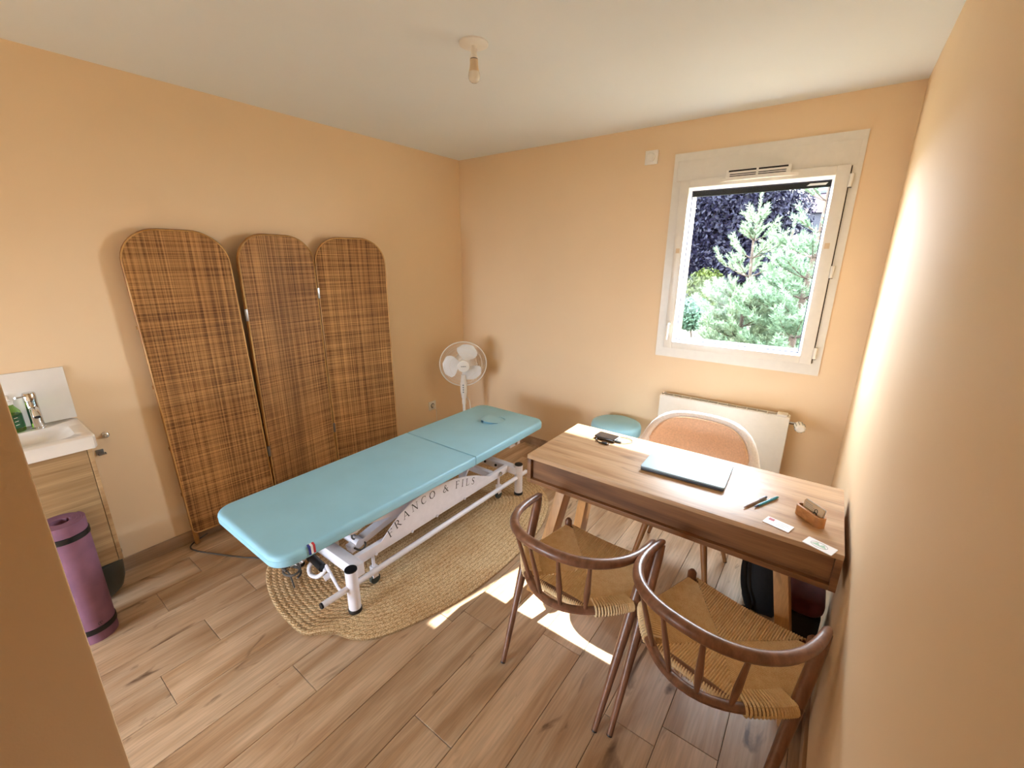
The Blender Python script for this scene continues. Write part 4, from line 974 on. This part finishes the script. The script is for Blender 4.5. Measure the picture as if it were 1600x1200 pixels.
for sg in (-1, 1):
    for k in range(ns_):     # side fields, cords run sideways
        y = ys0 + (k + .5) * (ys1 - ys0) / ns_
        xm = hx_f * (y - yc) / (yf - yc) if y > yc else HR * (y - yc) / (yr - yc)
        if xside(y) - xm > .004: cordstrip((sg * xside(y), y), (sg * xm, y), (0, (ys1 - ys0) / ns_), 6, wrap if y > -.075 else None)
    # wrapped rear corners over the curved rail
    for k in range(17):
        u = (.085 + k * .0130) if sg > 0 else 1 - (.085 + k * .0130)
        p = low(u); t_ = (low(u + .005) - low(u - .005)).normalized(); nrm = Vector((-t_.y, t_.x, 0)); 
        if nrm.y > 0: nrm = -nrm
        loop = []
        for j in range(10):
            a = 2 * PI * j / 10; loop.append(p + nrm * (.0195 * math.cos(a)) + Vector((0, 0, .0185 * math.sin(a))))
        seatm.tube(loop, .0040, 5, closed=True)
        inward = p - nrm * .055
        seatm.tube([p + nrm * .010 + Vector((0, 0, .0185)), p - nrm * .02 + Vector((0, 0, .013)), inward + Vector((0, 0, .002))], .0038, 5)
seatm.build('cord_seat', MT['cord'], ch, angle=70)
ch2 = copy_tree(ch)
ch.location = (2.238, -1.676, 0); ch.rotation_euler = (0, 0, math.radians(-2.5))
ch2.location = (2.772, -1.722, 0); ch2.rotation_euler = (0, 0, math.radians(-12.7))
ch['label'] = 'brown spindle-back armchair with cord seat, on sunlit floor nearer the rug'
ch2['label'] = 'brown spindle-back armchair with cord seat, beside the right wall'

# ------------------------------------------------------------------ upholstered chair behind the desk (faces the camera)
t = thing('upholstered_chair', 'white boucle tub chair with peach inner back behind desk', 'chair', (2.41, -.83, 0))
CX, CY = 2.41, -.83
def shell(r, u, v):      # u -1..1 around, v 0..1 height
    a = PI / 2 + u * 2.3; au = abs(u)
    top = .605 + .20 * (1 - min(1, au / .53) ** 3.6) if au < .53 else .605 - .03 * ((au - .53) / .47) ** 1.5
    z = .40 + (top - .40) * v; fl = 1 + .13 * v
    return Vector((CX + (r + .055) * 1.05 * fl * math.cos(a), CY + (r - .01) * fl * math.sin(a) * (1.0 if math.sin(a) > 0 else .9), z))
NU, NV = 40, 10
def surf(r0, r1, u0, u1, v0, v1, rim=True):
    m = MB(); vs = []; fs = []; prof = []
    for j in range(NV + 1): prof.append((r0, v0 + (v1 - v0) * j / NV, 0))
    for k in range(1, 6): a = k / 6 * PI; prof.append((r0 + (r1 - r0) * (1 - math.cos(a)) / 2, v1, math.sin(a) * abs(r0 - r1) * .5))
    for j in range(NV, -1, -1): prof.append((r1, v0 + (v1 - v0) * j / NV, 0))
    n = len(prof)
    for i in range(NU + 1):
        u = u0 + (u1 - u0) * i / NU
        for r, v, dz in prof: p = shell(r, u, v); vs.append((p.x, p.y, p.z + dz))
    for i in range(NU):
        for j in range(n): fs.append((i * n + j, i * n + (j + 1) % n, (i + 1) * n + (j + 1) % n, (i + 1) * n + j))
    fs += [tuple(range(n)), tuple(NU * n + j for j in range(n - 1, -1, -1))]
    return m.add(vs, fs)
surf(.235, .195, -1, 1, 0, 1).build('shell', MT['boucle'], t, angle=60)
surf(.194, .180, -.475, .475, .05, .972).build('back_pad', MT['seatfab'], t, angle=60)
so = [(2.41 + .232 * math.copysign(abs(math.cos(a)) ** .75, math.cos(a)), -.905 + .262 * math.copysign(abs(math.sin(a)) ** .75, math.sin(a))) for a in [2 * PI * k / 48 for k in range(48)]]
MB().prism(so, .368, .462, .03, 4).build('seat_cushion', MT['boucle'], t, angle=60)
for (tx_, ty_, fx, fy) in ((-.13, -.15, -.20, -.24), (.13, -.15, .205, -.24), (-.13, .08, -.22, .15), (.13, .08, .225, .14)):
    lg = MB().tube([(CX + tx_, CY + ty_, .37), (CX + fx, CY + fy, .004)], [.020, .0105], 14).build('leg', MT['legw'], t)
    MB().cyl((CX + fx, CY + fy, 0), (CX + fx, CY + fy, .006), .0105, n=12).build('glide', MT['black'], lg)
MB().box(CX - .15, CX + .15, CY - .17, CY + .10, .345, .37).build('underframe', MT['black'], t, bevel=.004)

# ------------------------------------------------------------------ bags under the desk
t = thing('backpack', 'black backpack slumped on floor under the desk', 'backpack', (2.84, -.86, 0))
m = MB(); NZ, NA = 12, 24; vs = []; fs = []
for i in range(NZ + 1):
    v = i / NZ; z = .004 + .42 * v; sx = .115 * (1 - .15 * v) * (math.sin(PI * min(1, .12 + .88 * (1 - v) + .1)) * .25 + .82) ; sy = .17 * (1 - .35 * v ** 3)
    if i == 0: sx *= .9; sy *= .9
    if i == NZ: sx *= .45; sy *= .6
    for k in range(NA):
        a = 2 * PI * k / NA; c_, s_ = math.cos(a), math.sin(a); wob = 1 + .035 * math.sin(5 * a + 7 * v) + .02 * math.sin(11 * a - 9 * v)
        vs.append((2.845 + sx * wob * math.copysign(abs(c_) ** .7, c_), -.85 + sy * wob * math.copysign(abs(s_) ** .7, s_) + .03 * v, z))
for i in range(NZ):
    for k in range(NA): fs.append((i * NA + k, i * NA + (k + 1) % NA, (i + 1) * NA + (k + 1) % NA, (i + 1) * NA + k))
fs += [tuple(range(NA - 1, -1, -1)), tuple(NZ * NA + k for k in range(NA))]
m.add(vs, fs).build('body', MT['bag'], t, angle=70)
MB().tube(spline([(2.80, -.95, .36), (2.755, -1.0, .28), (2.765, -1.03, .16), (2.80, -1.05, .07), (2.79, -1.075, .02)], 6), .02, 8, flat=.3).build('shoulder_strap', MT['bag'], t)
MB().tube(spline([(2.78, -.72, .36), (2.735, -.70, .25), (2.74, -.71, .12), (2.77, -.73, .05)], 6), .02, 8, flat=.3).build('shoulder_strap', MT['bag'], t)
MB().prism(rrect(2.775, 2.80, -1.085, -1.045, .006, 3), .004, .05).build('buckle', MT['bag'], t)
MB().box(2.749, 2.756, -1.02, -.985, .205, .212).build('reflective_tab', MT['card'], t)
MB().tube(spline([(2.85, -.86, .42), (2.86, -.83, .46), (2.87, -.79, .42)], 6), .009, 8).build('top_handle', MT['bag'], t)
t = thing('tote_bag', 'maroon and black bag by wall behind right desk leg', 'bag', (2.985, -1.29, 0))
MB().prism(rrect(2.925, 3.045, -1.385, -1.20, .03, 5), .0, .375, .012, 3).build('body', MT['bag'], t, angle=60)
MB().prism(rrect(2.922, 3.05, -1.392, -1.195, .05, 5), .375, .44, .024, 4).build('lid', MT['red'], t, angle=60)

# ------------------------------------------------------------------ garden outside
setorg(0, 0, 0)
GZ = -.4
ground = MB(); nx, ny = 30, 30
vs = [(-24 + 48 * i / nx, -16 + 60 * j / ny, GZ + .05 * math.sin(i * 1.7) * math.cos(j * 1.3)) for j in range(ny + 1) for i in range(nx + 1)]
ground.add(vs, [(j * (nx + 1) + i, j * (nx + 1) + i + 1, (j + 1) * (nx + 1) + i + 1, (j + 1) * (nx + 1) + i) for j in range(ny) for i in range(nx)])
struct(ground.build('ground_outside', MT['lawn']), 'dry grass lawn outside the window')
def leafcloud(centers, n, size, seed, flat=.5):
    """n leaf quads spread over a set of ellipsoids (cx,cy,cz,rx,ry,rz)"""
    g = np.random.default_rng(seed); C = np.array(centers, float); wts = (C[:, 3] * C[:, 5]); idx = g.choice(len(C), n, p=wts / wts.sum())
    d = g.normal(size=(n, 3)); d /= np.linalg.norm(d, axis=1)[:, None]; rr = g.random(n) ** .25
    P = C[idx, :3] + d * C[idx, 3:] * rr[:, None]
    nn = d + g.normal(size=(n, 3)) * .8; nn /= np.linalg.norm(nn, axis=1)[:, None]
    tt = np.cross(nn, g.normal(size=(n, 3))); tt /= np.linalg.norm(tt, axis=1)[:, None]; bb = np.cross(nn, tt)
    s_ = size * (.6 + .8 * g.random(n))[:, None]
    V = np.stack([P - tt * s_, P - bb * s_ * flat, P + tt * s_, P + bb * s_ * flat], 1).reshape(-1, 3)
    m = MB(); m.v = [tuple(v) for v in V]; m.f = [(4 * i, 4 * i + 1, 4 * i + 2, 4 * i + 3) for i in range(n)]; m.mi = [0] * n
    return m
def quickbuild(m, name, mt, parent, kind='stuff'):
    me = bpy.data.meshes.new(name); o = ORG
    me.from_pydata([(x - o.x, y - o.y, z - o.z) for x, y, z in m.v], [], m.f); me.materials.append(mt)
    ob = bpy.data.objects.new(name, me); COL.objects.link(ob); ob.parent = parent
    if kind: ob['kind'] = kind
    return ob
def leaf_tree(name, lab, cat, base, centers, n, size, mt, trunk, seed):
    t = thing(name, lab, cat, base); fo = leafcloud(centers, n, size, seed)
    co = leafcloud([(a, b, c, d * .82, e * .82, f * .82) for a, b, c, d, e, f in centers], n // 6, size * 2.4, seed + 50); k = len(fo.v); fo.v += co.v; fo.f += [tuple(i + k for i in q) for q in co.f]
    quickbuild(fo, 'foliage', mt, t)
    b_ = Vector(base)
    MB().tube([b_, b_ + Vector((.02, 0, trunk * .5)), b_ + Vector((-.03, 0, trunk))], [trunk * .05 + .015, trunk * .035 + .012, trunk * .02 + .008], 8).build('trunk', MT['bark'], t)
    return t
leaf_tree('copper_beech', 'large dark purple beech tree filling the window behind the pines', 'tree', (-.6, 14.5, GZ),
          [(-.9, 14.5, 3.0, 2.9, 1.6, 2.8), (.45, 14.8, 2.0, 1.0, 1.0, 1.9), (-.6, 14.6, 4.6, 1.7, 1.2, 1.6), (-1.8, 14.2, 1.5, 1.8, 1.4, 1.7), (-.2, 14.0, 1.3, 1.7, 1.2, 1.5), (-3.2, 14.8, 3.0, 1.6, 1.4, 2.2)], 62000, .072, MT['beech'], 3.0, 1)
leaf_tree('lime_shrub', 'yellow-green shrub in front of the purple beech', 'shrub', (-.36, 11.4, GZ), [(-.36, 11.4, .75, .62, .4, .75), (-.1, 11.3, .5, .5, .35, .6)], 2200, .06, MT['shruby'], .7, 2)
leaf_tree('round_shrub', 'round blue-green shrub standing on the lawn left of pines', 'shrub', (.1, 8.4, GZ), [(.1, 8.4, .38, .46, .4, .44), (-.15, 8.5, .3, .3, .3, .36)], 2600, .045, MT['shrub'], .4, 3)
leaf_tree('low_shrub', 'deep green low shrub half behind the middle pine', 'shrub', (.92, 8.6, GZ), [(.9, 8.6, .2, .4, .4, .42)], 1800, .045, MT['shrub'], .4, 4)
leaf_tree('garden_hedge', 'dark green hedge closing the garden behind the shrubs', 'hedge', (0, 17.5, GZ), [(-6 + 1.6 * k, 17.5, .6, 1.2, .6, 1.3) for k in range(9)], 9000, .10, MT['hedge'], .6, 5)
# picket fence by the lime shrub
t = thing('picket_fence', 'small dark picket fence between the lime shrub and beech', 'fence', (-.5, 12.2, GZ))
for k in range(14): MB().box(-1.15 + k * .11, -1.08 + k * .11, 12.2, 12.22, GZ, GZ + 1.25 + .03 * (k % 2)).build('picket', MT['htimber'], t)
for z in (.25, .85): MB().box(-1.2, .45, 12.22, 12.25, GZ + z, GZ + z + .07).build('rail', MT['htimber'], t)

def pine(name, lab, base, height, whorls, mt, seed, needle=.05, lean=0, blen=1.0, sparse=9):
    g = np.random.default_rng(seed); t = thing(name, lab, 'tree', base); b_ = Vector(base)
    top = b_ + Vector((lean, 0, height)); trunkp = [b_.lerp(top, k / 6) + Vector((.012 * math.sin(k * 2.1), .01 * math.cos(k * 1.7), 0)) for k in range(7)]
    MB().tube(trunkp, [.045 * height / 3 * (1 - k / 6.6) + .006 for k in range(7)], 8).build('trunk', MT['bark'], t)
    V = []; F = []; br = MB()
    def shoot(p, d, L_, nn, ns=1):
        d = d / np.linalg.norm(d)
        a = np.cross(d, [0.3, .2, 1]); a /= np.linalg.norm(a); b2 = np.cross(d, a)
        for i in range(nn):
            u = g.random() * 1.0; th = g.random() * 2 * PI; rad_ = a * math.cos(th) + b2 * math.sin(th)
            q = p + d * (L_ * u); tipn = q + rad_ * needle * ns * (.8 + .4 * g.random()) + d * needle * (.55 + .5 * u)
            sd = np.cross(rad_, d) * .0062; k = len(V); V.extend([tuple(q - sd), tuple(q + sd), tuple(tipn)]); F.append((k, k + 1, k + 2))
    shoot(np.array(top) - [0, 0, .05], np.array([0, 0, 1.]), .26, 110, .7)
    for (hz, length, nb) in whorls:
        c0 = np.array(b_.lerp(top, hz / height)); off = g.random() * 6
        for k in range(nb):
            a = off + 2 * PI * k / nb + g.normal() * .15; L_ = length * (.8 + .4 * g.random()); rise = .18 + .35 * (hz / height) ** 2
            dr = np.array([math.cos(a), math.sin(a), 0.])
            pts_ = [c0 + dr * L_ * u + np.array([0, 0, L_ * (rise * u + .22 * u * u)]) for u in (0, .25, .5, .75, 1.0)]
            br.tube([tuple(p) for p in pts_], [.010, .008, .006, .005, .003], 5)
            up_ = hz > sparse; nsh = max(3, int(L_ / (.075 if up_ else .052)))
            for j in range(nsh):
                u = .25 + .75 * (j + g.random()) / nsh; p = c0 + dr * L_ * u + np.array([0, 0, L_ * (rise * u + .22 * u * u)])
                sd = np.array([-dr[1], dr[0], 0]) * (1 if j % 2 else -1)
                shoot(p, dr * .7 + sd * (.8 * g.random()) + np.array([0, 0, .55 + .5 * g.random()]), (.13 + .10 * g.random()) * blen * (.8 if up_ else 1), int(70 * blen), .72 if up_ else 1)
            shoot(pts_[-1] - dr * .05, dr * .6 + np.array([0, 0, .9]), .2 * blen, 60)
    br.build('branches', MT['bark'], t, kind='stuff')
    m = MB(); m.v = V; m.f = F; quickbuild(m, 'needles', mt, t); return t
pine('young_pine', 'pale green young pine with bare upper whorls before the beech', (1.84, 4.1, GZ), 2.78,
     [(2.56, .10, 4), (2.34, .17, 5), (2.10, .30, 5), (1.84, .40, 6), (1.46, .42, 8), (1.3, .52, 9), (1.12, .52, 9), (.92, .50, 9), (.72, .55, 9), (.5, .5, 8)], MT['needle'], 11, sparse=1.6)
pine('blue_pine', 'taller blue-green pine with brown trunk at the right window edge', (2.50, 3.55, GZ), 3.6,
     [(3.1, .18, 5), (2.75, .24, 5), (2.4, .24, 5), (2.1, .30, 6), (1.85, .36, 7), (1.6, .45, 8), (1.35, .55, 9), (1.1, .6, 9), (.8, .6, 9), (.55, .6, 8)], MT['needle_b'], 12, blen=1.0, lean=.16, sparse=2.2)
pine('yellow_pine', 'small yellow-green pine cut by the left window edge', (-.52, 7.2, GZ), 1.75, [(1.35, .2, 6), (1.05, .32, 7), (.75, .42, 8), (.45, .45, 8), (.2, .4, 8)], MT['needle_y'], 13, needle=.05)
pine('bushy_pine', 'low bushy pale pine between the two tall pines', (2.22, 4.9, GZ), 2.5, [(2.2, .10, 5), (1.95, .18, 6), (1.7, .28, 7), (1.45, .36, 8), (1.2, .5, 9), (.95, .6, 9), (.7, .65, 9), (.4, .6, 8)], MT['needle'], 14, sparse=1.9)
# house far behind
t = thing('house', 'house with red roof, skylights and pale wall behind trees', 'house', (4.2, 25, GZ))
MB().box(.9, 8.5, 25, 31, GZ, 3.9).build('wall', MT['hwall'], t)
MB().hexa([(.3, 24.3, 4.05), (9, 24.3, 4.05), (9, 31.5, 4.05), (.3, 31.5, 4.05)], [(1.6, 27.9, 8.2), (9, 27.9, 8.2), (9, 28, 8.2), (1.6, 28, 8.2)]).build('roof', MT['hroof'], t)
MB().box(.5, 8.8, 24.5, 24.95, 3.15, 4.05).build('timber_band', MT['htimber'], t)
sl_ = (8.2 - 4.05) / 3.6
for x, yy in ((1.55, 25.35), (1.55, 25.95), (2.6, 25.35), (.95, 25.7)):
    z = 4.05 + (yy - 24.3) * sl_; f = MB().beam((x, yy - .24, z - .24 * sl_ + .02), (x, yy + .24, z + .24 * sl_ + .02), .62, .10).build('skylight', MT['htimber'], t)
    MB().beam((x, yy - .2, z - .2 * sl_ + .09), (x, yy + .2, z + .2 * sl_ + .09), .5, .05).build('pane', MT['hpane'], f)
